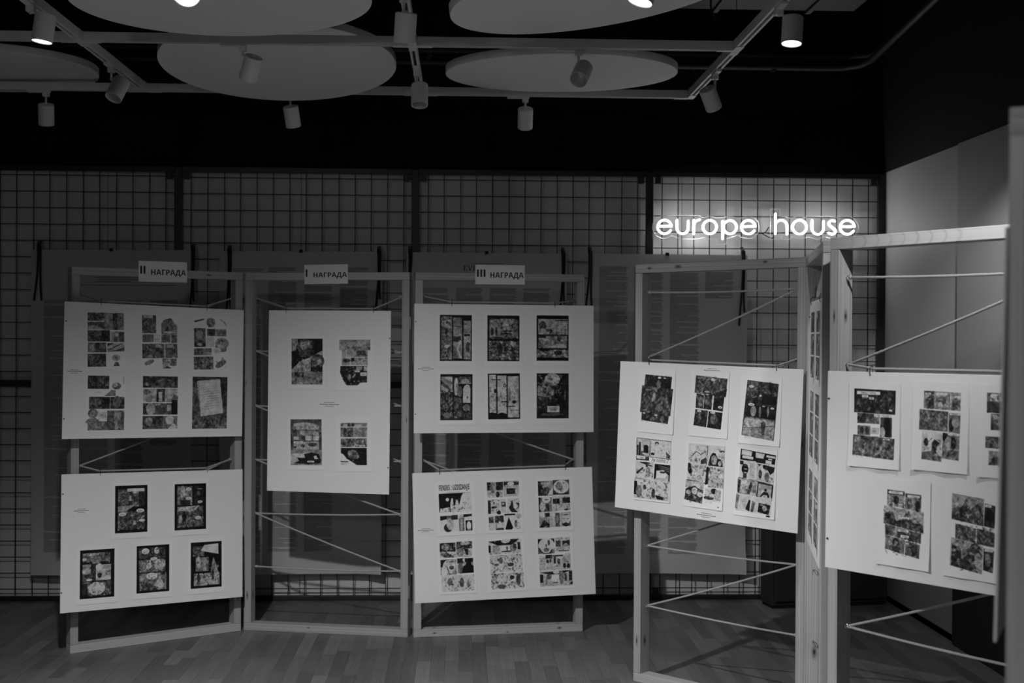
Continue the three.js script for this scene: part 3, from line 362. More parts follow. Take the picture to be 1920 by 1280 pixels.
    { at: [0.023, 0.173], size: [0.175, 0.232], box: [580, 80, 842, 512], up: 0.012, curl: 1, art: 'P84,595,80,852,97,840,250,588,228;N592,85,848,235,.35,130,14;P40,740,230,850,180,842,250,740,240;B735,112,20,12;Q690,215,20,6;Q628,102,16,3;P44,605,232,742,240,735,362,600,355;E640,300,24,44,110;E695,290,20,40,84;P30,748,240,830,250,822,370,742,362;B656,238,12,7;B692,238,12,6;B800,337,18,12;L220,4,668,240,664,355;L225,5,600,360,822,374;L225,5,738,244,732,365;P40,600,366,704,374,694,512,590,502;P38,710,376,820,380,812,520,702,512;B632,380,18,10;B742,386,20,11;E635,440,16,40,84;E755,440,30,44,90;N600,245,825,512,.25,110,14;L225,6,706,372,698,514' },
    { at: [0.293, 0.16], size: [0.162, 0.248], box: [1006, 118, 1261, 590], curl: 1, art: 'P52,1022,110,1272,130,1250,600,990,572;P84,1030,115,1110,120,1105,200,1026,195;N1022,115,1265,310,.25,110,14;B1057,163,20,12;E1130,236,8,8,228;P26,1145,235,1262,240,1255,310,1140,305;E1095,280,24,30,30;P30,1026,312,1255,322,1250,428,1020,414;E1078,365,24,44,140;E1130,370,10,46,120;E1195,365,8,44,130;B1060,313,26,12;B1160,322,12,7;B1228,334,16,9;L130,3,1020,414,1250,432;P140,1018,420,1250,434,1246,600,990,570;P175,1010,430,1240,440,1240,470,1000,520;L66,4,1000,512,1250,480;N995,430,1245,595,.25,130,14;P70,1150,555,1145,460,1165,440,1180,460,1172,560' },
    { at: [-0.282, -0.149], size: [0.206, 0.272], box: [96, 596, 389, 1076], rot: 0.02, curl: 1, text: [['Pe nomu 2', 230, 780, 42, 140, 70, 'italic']], art: 'R107,592,218,735,196;T150,602,205,612,150,8;P20,125,735,128,625,138,625,142,735;R110,650,122,735,30;R165,660,205,720,26;E185,660,20,14,30;R145,700,170,735,60;R155,712,205,725,200;L24,3,107,592,218,598,214,738,105,732,107,592;R226,598,402,745,214;E275,628,16,14,36;E275,640,12,16,190;E275,675,22,30,205;R230,710,255,725,30;T310,620,385,640,190,10;P60,350,690,385,720,382,745,352,740;E240,715,14,10,30;N226,640,400,745,.3,40,10;L24,3,226,598,402,606,392,750,222,742,226,598;R105,742,212,775,60;Q145,752,36,12;R100,782,250,925,205;P50,105,880,160,830,170,835,120,890;E185,795,40,8,40;E190,805,56,5,30,.2;E195,815,10,14,60;E205,870,20,40,130;N100,840,250,920,.4,60,10;R255,795,388,935,190;P24,262,795,388,798,384,935,374,930,376,880,330,840,280,850,270,910,255,925;L190,2,290,808,384,824;L190,2,290,820,384,838;L190,2,300,833,380,852;P225,275,910,275,850,330,845,365,880,340,905;E325,860,24,8,60;L24,3,100,925,385,940;R90,930,382,1090,200;R92,950,118,1060,24;E180,995,14,22,24;R170,938,195,950,60;E255,1040,16,40,56;P30,270,1050,340,1060,335,1085,285,1080;E135,1030,24,50,130;N118,940,380,1085,.4,130,12;L60,3,200,1015,250,995' },
    { at: [0.012, -0.149], size: [0.195, 0.264], box: [530, 640, 818, 1130], curl: 1, art: 'R540,635,832,808,206;N545,640,690,800,.4,90,12;E605,665,14,18,170;L60,4,565,740,600,700,640,720,680,690;P60,640,770,680,740,685,790,640,800;L24,4,692,645,686,810;P26,700,806,715,730,735,695,755,700,775,740,800,745,815,780,818,806;E745,755,24,40,170;E792,780,14,22,170;E808,680,22,10,60;E812,720,14,40,170;N700,650,830,800,.3,50,10;R535,800,690,945,206;P24,540,798,560,805,575,880,550,890,538,860;N535,810,690,945,.4,110,12;P30,690,820,715,810,705,960,680,970;R535,918,664,948,170;L24,5,530,945,688,955;R705,812,830,985,190;N705,812,830,985,.45,120,12;R525,950,672,1010,176;P50,520,1110,528,1020,560,1000,600,990,640,1010,670,1015,664,1130;E600,1030,24,30,200;E550,1045,20,20,190;E645,1055,24,20,200;N520,1010,668,1130,.4,60,12;R682,992,812,1100,214;E755,1015,26,24,30;E715,1075,40,14,60;R765,1000,812,1085,170;N682,1000,812,1100,.35,50,10;T690,1105,750,1115,150,8;E795,1142,5,5,30' },
    { at: [0.282, -0.157], size: [0.18, 0.268], box: [950, 698, 1237, 1204], curl: 1, art: 'P26,966,686,1252,714,1244,800,962,775;P205,975,692,1060,700,1056,740,972,734;P200,980,738,1070,744,1068,768,978,762;P205,1088,704,1162,712,1150,752,1088,748;P210,1175,718,1246,724,1244,742,1174,736;P210,1170,760,1220,764,1216,790,1168,786;P210,1190,744,1222,748,1220,758,1188,754;R962,778,1092,928,208;E1005,852,28,40,26;E1005,820,20,12,60;R990,885,1020,925,50;R962,785,990,815,30;T1045,800,1088,900,150,12;E1010,850,16,5,180;E1008,880,14,5,190;R1096,790,1244,945,206;P30,1150,800,1245,812,1240,850,1210,880,1190,840,1150,830;E1130,880,14,36,60;E1185,900,20,40,130;T1100,820,1120,930,160,12;P30,1105,795,1140,800,1120,815;N1100,800,1240,945,.3,40,12;L24,4,955,925,1240,955;R950,930,1105,1060,150;P30,950,940,975,945,965,1050,950,1045;R975,938,1055,980,180;E1000,1020,20,36,180;P50,1030,1050,1055,950,1075,960,1050,1055;N950,940,1105,1060,.4,60,12;Q1076,1050,22,10;P24,1112,945,1240,960,1232,1090,1105,1070;P176,1120,955,1228,968,1222,1078,1114,1062;E1178,1005,10,12,24;P30,1130,1075,1150,1035,1165,1020,1195,1022,1210,1050,1205,1080,1190,1045,1165,1045;R940,1065,1230,1200,208;P130,942,1060,968,1070,955,1185,936,1180;P26,1020,1180,1050,1095,1060,1110,1055,1195;P110,1065,1195,1075,1100,1100,1120,1085,1198;T975,1090,1030,1180,170,14;P26,1130,1115,1222,1125,1212,1205,1122,1190;E1175,1155,20,24,170;E1150,1130,16,8,120;N1125,1115,1218,1200,.5,40,10;R1190,1208,1222,1222,40' },
  ],
  strip_right: [
    { at: [-0.299, 0.168], size: [0.169, 0.236], box: [70, 102, 310, 505], curl: 2, art: 'P34,72,100,312,106,310,245,72,242;R240,110,255,240,60;E270,150,18,40,50;N75,105,310,242,.18,90,16;Q155,124,68,10;Q136,144,18,8;Q173,156,14,7;Q283,222,9,6;R92,245,222,304,96;R92,245,140,304,44;E175,270,18,24,60;Q205,255,16,10;N92,245,222,304,.3,40,12;R226,265,292,378,60;E265,320,20,60,26;E240,350,14,30,170;Q258,257,28,7;R94,318,168,374,110;E120,345,10,22,40;E150,345,12,22,60;L40,2,126,325,126,370;Q194,346,22,16,215;P80,70,374,308,385,306,508,68,494;N70,376,306,505,.3,210,12;Q262,392,20,5' },
    { at: [-0.041, 0.175], size: [0.15, 0.226], box: [458, 110, 692, 520], curl: 2, art: 'P130,480,110,693,116,692,222,478,216;R480,112,545,130,80;Q503,128,18,7;Q583,126,32,8;Q674,142,18,8;E515,175,24,30,80;E585,165,26,26,70;E665,180,22,34,66;E575,195,14,22,190;L200,4,545,115,545,215;L200,4,635,118,635,220;N480,130,692,220,.35,90,12;P88,455,222,622,230,620,350,453,345;N455,225,620,348,.35,130,12;P110,626,240,692,246,690,355,624,350;Q660,244,30,6;E640,310,14,40,36;E665,290,22,34,150;P198,472,350,590,358,588,530,470,522;E495,420,14,26,60;P44,525,520,530,420,545,398,575,420,560,440,555,470,590,520;L50,4,490,440,530,392;P80,472,480,520,470,590,500,588,530,470,522;N472,400,588,525,.4,60,10;P120,592,358,690,372,686,515,590,508;P30,592,355,620,358,605,420,592,400;E625,410,20,30,165;E655,415,16,34,50;Q655,363,32,8;R612,450,686,455,200;E645,480,30,20,100;N592,360,688,512,.35,70,12' },
    { at: [0.204, 0.171], size: [0.15, 0.238], box: [865, 120, 1090, 570], curl: 2, art: 'R865,122,1088,244,120;Q915,150,34,22;N865,122,1088,244,.4,110,14;P60,865,175,940,180,940,244,865,240;R886,248,1088,345,84;Q908,258,12,6;N886,248,1088,345,.4,90,14;R860,385,1088,455,92;N860,385,1088,455,.4,110,12;R878,470,1088,556,150;P70,878,555,900,510,940,500,945,556;N878,470,1088,556,.4,70,12' },
    { at: [-0.177, -0.159], size: [0.158, 0.212], box: [240, 690, 485, 1062], curl: 2, up: 0.002, art: 'P150,264,686,370,696,368,788,262,782;R264,690,370,715,60;Q316,702,44,8;E318,745,18,24,56;Q290,772,18,12;Q345,775,14,10;P140,374,698,470,708,468,804,372,792;R374,700,470,722,66;Q424,714,38,8;E400,760,18,30,84;E448,770,16,34,60;N264,715,470,800,.35,80,12;P168,245,785,486,806,486,925,240,890;P56,250,830,280,815,305,830,320,870,360,850,380,810,400,840,420,870,480,870,485,922,245,892;Q375,846,26,6;N242,800,484,920,.35,130,12;P74,252,895,472,925,470,985,254,955;Q365,922,32,8;Q374,955,26,8;E320,925,10,22,150;N252,895,472,985,.35,70,12;P110,256,958,376,975,374,1058,255,1042;E320,995,20,26,40;E320,1000,10,16,150;P50,290,1048,300,1015,345,1020,355,1056;P88,380,980,465,992,462,1074,378,1060;E425,1030,24,36,60;Q388,994,12,6;N256,960,464,1070,.35,90,12' },
    { at: [0.083, -0.162], size: [0.155, 0.226], box: [642, 730, 888, 1140], curl: 2, up: 0, art: 'P150,648,712,828,728,826,886,645,865;P70,648,800,700,790,720,760,730,735,745,760,750,800,780,770,795,755,815,800,826,830,826,886,645,865;N648,730,826,880,.35,130,12;P44,832,752,892,762,888,892,828,884;Q852,766,18,8;E862,820,22,34,24;P80,668,888,786,905,784,990,668,975;P76,790,902,890,915,888,1000,790,992;N668,890,890,1000,.4,140,12;P150,644,972,826,1000,824,1164,640,1138;P50,650,1010,700,1030,710,1090,740,1060,735,1030,760,1020,800,1010,820,1060,780,1100,800,1160,645,1135;E780,1030,30,40,70;E800,1090,20,46,150;N645,985,824,1160,.4,140,12;P36,830,1012,888,1022,884,1146,828,1138;Q858,1022,24,8;E855,1075,16,40,110;N830,1030,885,1140,.3,40,12' },
  ],
};
const generic = (n) => Array.from({ length: 6 }, (_, i) => ({ at: [-0.15 + 0.3 * (i % 2), 0.32 - 0.32 * Math.floor(i / 2)], size: [0.185, 0.262], box: [0, 0, 100, 150], art: `R0,0,100,46,${70 + 30 * (i % 3)};N0,0,100,46,.4,60,9;R0,50,46,98,96;R50,50,100,98,${60 + 20 * (i % 2)};N0,50,100,98,.4,80,9;R0,102,100,150,84;N0,102,100,150,.4,70,9;B20,10,12,5;B76,60,12,5;Q30,146,20,3` }));

// ---------------------------------------------------------------- foam boards with pages glued on
const paperWhite = grey(0.83, 0.6);
function sheetGeo(curl) {
  const c = curl || 0, a = ri(0.3, 1), b = ri(0.3, 1), k = ri(-0.4, 0.4);
  const f = (u, v) => 0.0008 + (c === 0 ? 0.0012 * Math.pow(1 - v, 3) * (0.6 + 0.4 * Math.sin(u * 9 + a * 6)) : 0)
    + (c ? (c === 2 ? 0.006 : 0.0035) * (Math.pow(1 - v, 4) * (0.35 + 0.65 * Math.pow(Math.sin(u * 5.2 + a * 3), 2)) + 0.4 * b * Math.pow(1 - v, 5) * Math.pow(u, 4) + 0.35 * Math.pow(v, 7) * (0.5 + 0.5 * Math.sin(u * 7 + k * 5)) + 0.25 * Math.pow(Math.abs(2 * u - 1), 5)) : 0);
  return curved(SHEET_W, SHEET_H, 0.0004, f, 10, 12);
}
function capGeo(w, h) { return box(w, h, 0.0005); }
const capMat = (() => { const [c, x] = canvas(256, 96, 232); const row = (y, a, b, g) => { let p = a; while (p < b) { const w = Math.min(ri(8, 22), b - p); x.fillStyle = g8(g); x.fillRect(p, y, w, 9); p += w + 4; } }; row(18, 70, 190, 120); row(42, 18, 240, 60); row(66, 74, 176, 130); return new THREE.MeshStandardMaterial({ map: tex(c), roughness: 0.6 }); })();
const boards = {};
function board(key, label, pose, w, h, pages, o = {}) {
  const [x, y, z, t, u, v] = pose, g = thing('foam_board', label, 'display board', [x, y, z], 0, 'white foam boards with comic pages');
  g.rotation.order = 'YXZ'; g.rotation.set(u, t, v);
  part('panel', rbox(w, h, 0.005, 0, 0, 0, 0.0012), foam, g);
  if (pages.length) {
    const cols = 3, rows = Math.ceil(pages.length / cols), [c, cx] = canvas(CW * cols, CH * rows, 235);
    pages.forEach((pg, i) => { const a = (i % cols) * CW, b = Math.floor(i / cols) * CH; drawPage(cx, a, b, pg); inkGrain(cx, a, b, pg); });
    const mat = new THREE.MeshPhysicalMaterial({ map: tex(c), roughness: 0.6, specularIntensity: 0.35 });
    pages.forEach((pg, i) => {
      const gg = sheetGeo(pg.curl), uv = gg.attributes.uv, n = gg.attributes.normal, gr = gg.groups[4];
      const ids = new Set(); for (let k = gr.start; k < gr.start + gr.count; k++) ids.add(gg.index.getX(k));
      for (const id of ids) uv.setXY(id, ((i % cols) + 0.003 + 0.994 * uv.getX(id)) / cols, 1 - (Math.floor(i / cols) + 1 - (0.003 + 0.994 * uv.getY(id))) / rows);
      const m = part('comic_page', gg, [paperWhite, paperWhite, paperWhite, paperWhite, mat, paperWhite], g, pg.label);
      m.position.set(pg.at[0], pg.at[1] - (pg.drop || 0), 0.0029); m.rotation.z = pg.rot || 0;
    });
  }
  for (const [cx, cy, cw, ch] of o.caps || []) part('caption_label', capGeo(cw, ch), capMat, g).position.set(cx, cy, 0.003);
  for (const [px, py] of o.pins || []) part('pin', new THREE.CylinderGeometry(0.0032, 0.0032, 0.006, 8).rotateX(Math.PI / 2).translate(px, py, 0.004), darkWire, g);
  for (const px of o.hooks || []) part('hanging_hook', mergeGeometries([tube([V(px, h / 2 + 0.016, -0.012), V(px, h / 2 + 0.022, -0.004), V(px, h / 2 + 0.012, 0.006), V(px, h / 2 - 0.004, 0.006), V(px, h / 2 - 0.012, 0.0035)], 0.0014, 16, 6), tube([V(px, h / 2 + 0.016, -0.012), V(px, h / 2, -0.008), V(px, h / 2 - 0.012, -0.003)], 0.0014, 8, 6)]), darkWire, g);
  boards[key] = { g, h, hooks: o.hooks || [] };
  if (o.scale) g.scale.setScalar(o.scale);
  g.updateMatrixWorld(true);
  return g;
}
board('II_upper', 'faintly printed landscape board below the sign II, topmost on its frame', [-1.611, 1.454, -6.996, 0.63, -0.035, -0.028], 1, 0.7, ART.II_upper, { hooks: [-0.309, 0.277], pins: [[-0.491, 0.25], [-0.493, -0.247]], caps: [[-0.442, -0.006, 0.09, 0.034]] });
board('II_lower', 'landscape board with five black-bordered pages, hanging low in the frame of sign II', [-1.611, 0.572, -6.979, 0.609, -0.075, -0.031], 1, 0.7, ART.II_lower, { hooks: [-0.3, 0.29], pins: [[-0.493, 0.25], [-0.495, -0.247]], caps: [[-0.396, 0.161, 0.09, 0.034]] });
board('I', 'upright board with four pages under the sign I', [-0.722, 1.288, -7.195, -0.219, -0.008, -0.004], 0.7, 1, ART.I, { hooks: [-0.25, 0.252], pins: [[0.344, 0.351], [0.343, -0.353]], caps: [[0.006, -0.016, 0.13, 0.042]] });
board('III_upper', 'landscape board with six dark painted pages just under the sign III', [0.245, 1.475, -7.122, 0.156, -0.028, -0.002], 1, 0.7, ART.III_upper, { hooks: [-0.296, 0.278], pins: [[-0.491, 0.252], [-0.493, -0.246]], caps: [[-0.436, -0.003, 0.1, 0.034]] });
board('III_lower', 'landscape board of black ink pages, low in the frame of sign III', [0.249, 0.569, -7.126, 0.131, -0.058, 0.023], 1, 0.7, ART.III_lower, { hooks: [-0.351, 0.349], caps: [[-0.434, 0.039, 0.1, 0.034]] });
board('strip_left', 'bright landscape board with three dark pages above three ink pages, under the neon sign', [1.105, 1.177, -5.859, -0.8, -0.029, -0.019], 1, 0.7, ART.strip_left, { hooks: [-0.326, 0.367], caps: [[0.03, 0.326, 0.1, 0.03], [0.03, -0.328, 0.12, 0.034]] });
board('strip_edge', 'upright board seen almost edge-on between two large boards at the right', [1.4, 1.3, -5.09, -1.77, -0.008, 0], 0.7, 1, generic(1), { hooks: [-0.25, 0.25], pins: [[-0.33, 0.44]] });
board('strip_right', 'large curling-page landscape board at the right edge of the photo', [1.5205, 1.2116, -3.9766, -0.935, -0.019, 0.004], 1, 0.7, ART.strip_right, { scale: 0.945, hooks: [-0.318, 0.3], pins: [[-0.492, 0.252], [-0.49, -0.246]] });
board('near', 'dark edge of a board beside the blurred post at the right border', [1.147, 1.49, -2.6, -2.0636, -0.02, 0], 1, 0.7, [], { hooks: [-0.3, 0.3] });

// ---------------------------------------------------------------- pine frames laced with rope
const FW = 0.042, FD = 0.07, FH = 2.0;
const railGeo = new Map();
const member = (len) => { const k = len.toFixed(3); if (!railGeo.has(k)) railGeo.set(k, rbox(len, FW, FD, 0, 0, 0, 0.0025, 2)); return railGeo.get(k); };
function twisted(pts) { // three strands laid round the line pts
  const step = 0.0042, line = [];
  for (let i = 0; i < pts.length - 1; i++) { const n = Math.max(1, Math.round(pts[i].distanceTo(pts[i + 1]) / step)); for (let k = 0; k < n; k++) line.push(pts[i].clone().lerp(pts[i + 1], k / n)); }
  line.push(pts[pts.length - 1].clone());
  for (let r = 0; r < 3; r++) for (let i = 1; i < line.length - 1; i++) line[i].lerp(line[i - 1].clone().add(line[i + 1]).multiplyScalar(0.5), 0.5);
  const gs = [];
  for (let s = 0; s < 3; s++) {
    const c = line.map((p, i) => { const T = line[Math.min(i + 1, line.length - 1)].clone().sub(line[Math.max(0, i - 1)]).normalize(), N = T.clone().cross(V(0, 0, 1)).normalize(), B = T.clone().cross(N), a = i * step / 0.024 * 6.283 + s * 2.094; return p.clone().addScaledVector(N, 0.0026 * Math.cos(a)).addScaledVector(B, 0.0026 * Math.sin(a)); });
    const K = 5, pos = [], idx = [];
    c.forEach((p, i) => { const T = c[Math.min(i + 1, c.length - 1)].clone().sub(c[Math.max(0, i - 1)]).normalize(), N = T.clone().cross(V(0, 0, 1)).normalize(), B = T.clone().cross(N); for (let k = 0; k < K; k++) { const a = k / K * 6.283, q = p.clone().addScaledVector(N, 0.0027 * Math.cos(a)).addScaledVector(B, 0.0027 * Math.sin(a)); pos.push(q.x, q.y, q.z); if (i) { const A = (i - 1) * K + k, A2 = (i - 1) * K + (k + 1) % K, C = i * K + k, C2 = i * K + (k + 1) % K; idx.push(A, C, A2, A2, C, C2); } } });
    const g = new THREE.BufferGeometry(); g.setAttribute('position', new THREE.Float32BufferAttribute(pos, 3)); g.setIndex(idx); g.computeVertexNormals(); gs.push(g);
  }
  return mergeGeometries(gs);
}
function frame(label, L, turn, W, o) {
  const g = thing('wooden_frame', label, 'display frame', [L[0], 0, L[1]], turn, 'pine display frames'); g.updateMatrixWorld(true);
  const m = o.wood;
  part('top_rail', member(W), PINE.includes(m[0]) ? m[0] : m[0], g).position.set(W / 2, FH - FW / 2, -FD / 2);
  part('bottom_rail', member(W), m[1], g).position.set(W / 2, FW / 2, -FD / 2);
  for (const [i, x] of [[0, FW / 2], [1, W - FW / 2]]) { const p = part('post', member(FH - 2 * FW - 0.001), m[2 + i], g); p.position.set(x, FH / 2, -FD / 2); p.rotation.z = -Math.PI / 2; }
  const lv = (k) => 0.36 + 0.3 * (k - 1) + ri(-0.008, 0.008), hl = [], hr = [], zc = -FD / 2;
  for (let k = 1; k <= 6; k++) {
    const a = V(FW + 0.013, lv(k), zc), b = V(W - FW - 0.013, lv(k), zc); hl[k] = a; hr[k] = b;
    for (const [p, s] of [[a, -1], [b, 1]]) part('eye_hook', mergeGeometries([new THREE.TorusGeometry(0.0075, 0.0019, 6, 14).translate(p.x, p.y, p.z), bar(V(p.x + s * 0.007, p.y, p.z), V(p.x + s * 0.02, p.y, p.z), 0.002, 6)]), chrome, g);
  }
  const hung = {}; // boards that pull a level of rope down to their hooks
  for (const [lev, key] of o.boards || []) { const B = boards[key], inv = g.matrixWorld.clone().invert(); hung[lev] = B.hooks.map((u) => V(u, B.h / 2 + 0.012, -0.011).applyMatrix4(B.g.matrixWorld).applyMatrix4(inv)); }
  const pts = [];
  const go = (from, to) => { const n = 10, sag = 0.006; for (let i = 0; i <= n; i++) { const t = i / n, q = from.clone().lerp(to, t); q.y -= sag * 4 * t * (1 - t); pts.push(q); } };
  const level = (k, ltr) => { const A = ltr ? hl[k] : hr[k], B = ltr ? hr[k] : hl[k], mid = hung[k] ? (ltr ? hung[k] : hung[k].slice().reverse()) : []; const all = [A, ...mid, B]; if (mid.length) for (let i = 0; i < all.length - 1; i++) { pts.push(all[i].clone()); pts.push(all[i].clone().lerp(all[i + 1], 0.5)); } else go(A, B); pts.push(B.clone()); };
  for (let k = 6; k >= (o.lowest || 1); k--) { level(k, !o.mirror); if (k > (o.lowest || 1)) go(o.mirror ? hl[k] : hr[k], o.mirror ? hr[k - 1] : hl[k - 1]); }
  const path = pts.filter((p, i) => !i || p.distanceTo(pts[i - 1]) > 0.002);
  let rg;
  if (o.twist) rg = twisted(path); else { const gs = []; for (let i = 0; i < path.length - 1; i++) gs.push(bar(path[i], path[i + 1], 0.0048, 7)); for (const p of path) gs.push(new THREE.SphereGeometry(0.0048, 7, 5).translate(p.x, p.y, p.z)); rg = mergeGeometries(gs.map((q) => q.toNonIndexed())); }
  part('rope', rg, ropeMat, g, 'thin pale rope laced to and fro between the posts');
  const e = o.mirror ? hr[6] : hl[6], f = o.mirror ? hl[o.lowest || 1] : hr[o.lowest || 1];
  part('rope_knot', mergeGeometries([e, f].map((p) => new THREE.SphereGeometry(0.0072, 8, 6).scale(1, 1.2, 1).translate(p.x + (p.x < W / 2 ? 0.008 : -0.008), p.y, p.z))), ropeMat, g);
  for (const y of o.hinges || []) part('hinge', mergeGeometries([bar(V(W + 0.005, y - 0.035, -0.004), V(W + 0.005, y + 0.035, -0.004), 0.0042, 8), box(0.003, 0.07, 0.03, W + 0.001, y, -0.018)].map((q) => q.toNonIndexed())), chrome, g);
  return g;
}
const P = PINE;
frame('pine frame at the far left carrying the sign II and two boards', [-2.005, -6.807], 0.5805, 0.944, { wood: [P[3], P[4], P[2], P[5]], boards: [[6, 'II_upper'], [3, 'II_lower']], hinges: [0.3, 1.7] });
frame('pine frame carrying the sign I and one upright board', [-1.204, -7.339], -0.2047, 0.944, { wood: [P[4], P[2], P[5], P[2]], boards: [[6, 'I']], mirror: true, hinges: [0.25, 1.72] });
frame('pine frame carrying the sign III and two boards', [-0.247, -7.143], 0.1413, 0.951, { wood: [P[2], P[1], P[4], P[2]], boards: [[6, 'III_upper'], [3, 'III_lower']], mirror: true });
frame('knotty pine frame with one board under the neon sign, leftmost of its hinged row', [0.838, -6.227], -0.8043, 0.933, { wood: [P[0], P[4], P[5], P[2]], boards: [[5, 'strip_left']], twist: true, hinges: [0.3, 1.7] });
frame('pine frame seen nearly edge-on in the middle of the hinged row', [1.485, -5.555], -1.77, 0.944, { wood: [P[2], P[4], P[1], P[4]], boards: [[6, 'strip_edge']], mirror: true, lowest: 6 });
frame('pine frame with arched grain in its top rail, behind the rightmost large board', [1.283, -4.487], -1.0, 0.95, { wood: [pineArches, P[4], P[1], P[2]], boards: [[5, 'strip_right']], twist: true });
frame('pine frame out of sight to the right, joining the near frame to the row', [1.79, -3.63], -2.118, 0.95, { wood: [P[2], P[4], P[1], P[2]] });
frame('blurred near pine frame whose post stands at the right border', [1.2765, -2.774], -2.0636, 0.957, { wood: [P[2], P[4], P[4], P[4]], boards: [[6, 'near']] });

// ---------------------------------------------------------------- prize signs on the top rails
function sign(num, word, L, turn, s, y, w, h, tilt, bars) {
  const n = V(Math.sin(turn), 0, Math.cos(turn)), d = V(Math.cos(turn), 0, -Math.sin(turn));
  const g = thing('paper_sign', `white paper sign reading ${num} ${word} on a top rail`, 'sign', [L[0] + d.x * s + n.x * 0.0025, y, L[1] + d.z * s + n.z * 0.0025], turn); g.rotation.z = tilt;
  const [c, x] = canvas(512, Math.round(512 * h / w), 232), H = c.height;
  x.fillStyle = g8(28); for (let i = 0; i < bars; i++) x.fillRect(16 + i * 34, H * 0.24, 20, H * 0.38);
  x.font = `bold 78px sans-serif`; x.textAlign = 'left'; const x0 = bars === 3 ? 148 : bars === 2 ? 122 : 100, m = x.measureText(word).width || 1; x.save(); x.translate(x0, H * 0.665); x.scale((500 - x0) / m, 1); x.fillText(word, 0, 0); x.restore();
  const mt = new THREE.MeshStandardMaterial({ map: tex(c), roughness: 0.6 });
  part('sheet', box(w, h, 0.0012), [paperWhite, paperWhite, paperWhite, paperWhite, mt, paperWhite], g);
}
sign('II', 'НАГРАДА', [-2.005, -6.807], 0.5805, 0.4853, 1.988, 0.268, 0.11, 0.006, 2);
sign('I', 'НАГРАДА', [-1.204, -7.339], -0.2047, 0.4707, 1.9896, 0.25, 0.107, 0.012, 1);
sign('III', 'НАГРАДА', [-0.247, -7.143], 0.1413, 0.4694, 1.992, 0.277, 0.107, 0.004, 3);

// ---------------------------------------------------------------- lighting track
const TY = 3.02, RX = [-1.76, -0.23, 1.29], RZ = [-7.317, -6.09, -3.95];
{
  const g = thing('lighting_track', 'pale rectangular grid of ceiling lighting track rails below the dark ceiling', 'track', [0, TY, 0]);
  const dark = grey(0.02, 0.6);
  const prof = (len) => { const s = new THREE.Shape(); s.moveTo(-0.018, -0.02); s.lineTo(-0.007, -0.02); s.lineTo(-0.007, -0.004); s.lineTo(0.007, -0.004); s.lineTo(0.007, -0.02); s.lineTo(0.018, -0.02); s.lineTo(0.018, 0.022); s.lineTo(-0.018, 0.022); s.closePath(); return new THREE.ExtrudeGeometry(s, { depth: len, bevelEnabled: false }); };
  const addZ = (x, z0, z1) => { const L = z1 - z0; part('rail', prof(L), whitePaint, g).position.set(x, 0, z0); part('conductor', box(0.0135, 0.004, L), dark, g).position.set(x, -0.0065, (z0 + z1) / 2); };
  const addX = (x0, x1, z) => { const L = x1 - x0, r = part('rail', prof(L), whitePaint, g); r.rotation.y = Math.PI / 2; r.position.set(x0, 0, z); part('conductor', box(L, 0.004, 0.0135), dark, g).position.set((x0 + x1) / 2, -0.0065, z); };
  addX(RX[1] + 0.02, RX[2] - 0.02, -1.45);
  addZ(2.1, -4.72, -2.6);
  part('suspension_wire', bar(V(2.1, 0.018, -3.5), V(2.1, TOP - TY, -3.5), 0.0018, 5), darkWire, g);
  for (const x of RX) for (const [a, b] of [[RZ[0], RZ[1]], [RZ[1], RZ[2]], [RZ[2], 1.2]]) addZ(x, a + 0.02, b - 0.02);
  for (const z of RZ) { addX(-4.2, RX[0] - 0.02, z); addX(RX[0] + 0.02, RX[1] - 0.02, z); addX(RX[1] + 0.02, RX[2] - 0.02, z); }
  for (const x of RX) for (const z of RZ) {
    const left = true, right = x !== RX[2], far = z !== RZ[0];
    part('connector', mergeGeometries([rbox(0.04, 0.046, 0.04, x, 0.001, z, 0.002), left && rbox(0.075, 0.046, 0.04, x - 0.055, 0, z, 0.002), right && rbox(0.075, 0.046, 0.04, x + 0.055, 0, z, 0.002), rbox(0.04, 0.046, 0.075, x, 0, z + 0.055, 0.002), far && rbox(0.04, 0.046, 0.075, x, 0, z - 0.055, 0.002)].filter(Boolean)), whitePaint, g);
    part('suspension_wire', bar(V(x, 0.018, z), V(x, TOP - TY, z), 0.0018, 5), darkWire, g);
  }
  part('feed_cable', tube([V(1.19, 0.02, -6.09), V(1.2, 0.12, -6.12), V(1.17, 0.2, -6.1), V(1.22, 0.45, -6.2), V(1.25, 0.92, -6.3)], 0.005, 40, 6), blackCloth, g);
}
// ---------------------------------------------------------------- spotlights
const reflectorOff = grey(0.55, 0.3, { metalness: 0.5 }), lensOff = new THREE.MeshStandardMaterial({ color: new THREE.Color(0.5, 0.5, 0.5), roughness: 0.2 });
const lensOn = new THREE.MeshStandardMaterial({ color: 0xffffff, emissive: 0xffffff, emissiveIntensity: 3, roughness: 0.3 });
const bodyGeo = (() => { const p = [[0.001, 0.058], [0.034, 0.058], [0.0405, 0.0565], [0.0425, 0.053], [0.0425, -0.056], [0.0415, -0.058], [0.0395, -0.057], [0.0385, -0.048]].map(([r, y]) => new THREE.Vector2(r, y)); return new THREE.LatheGeometry(p.reverse(), 36); })();
const reflGeo = new THREE.LatheGeometry([[0.0385, -0.048], [0.036, -0.03], [0.028, -0.008], [0.016, 0.004], [0.001, 0.006]].map(([r, y]) => new THREE.Vector2(r, y)), 30);
const lensGeo = new THREE.CylinderGeometry(0.0384, 0.0384, 0.003, 30).translate(0, -0.052, 0), bulbGeo = new THREE.CylinderGeometry(0.013, 0.013, 0.004, 20).translate(0, 0.001, 0);
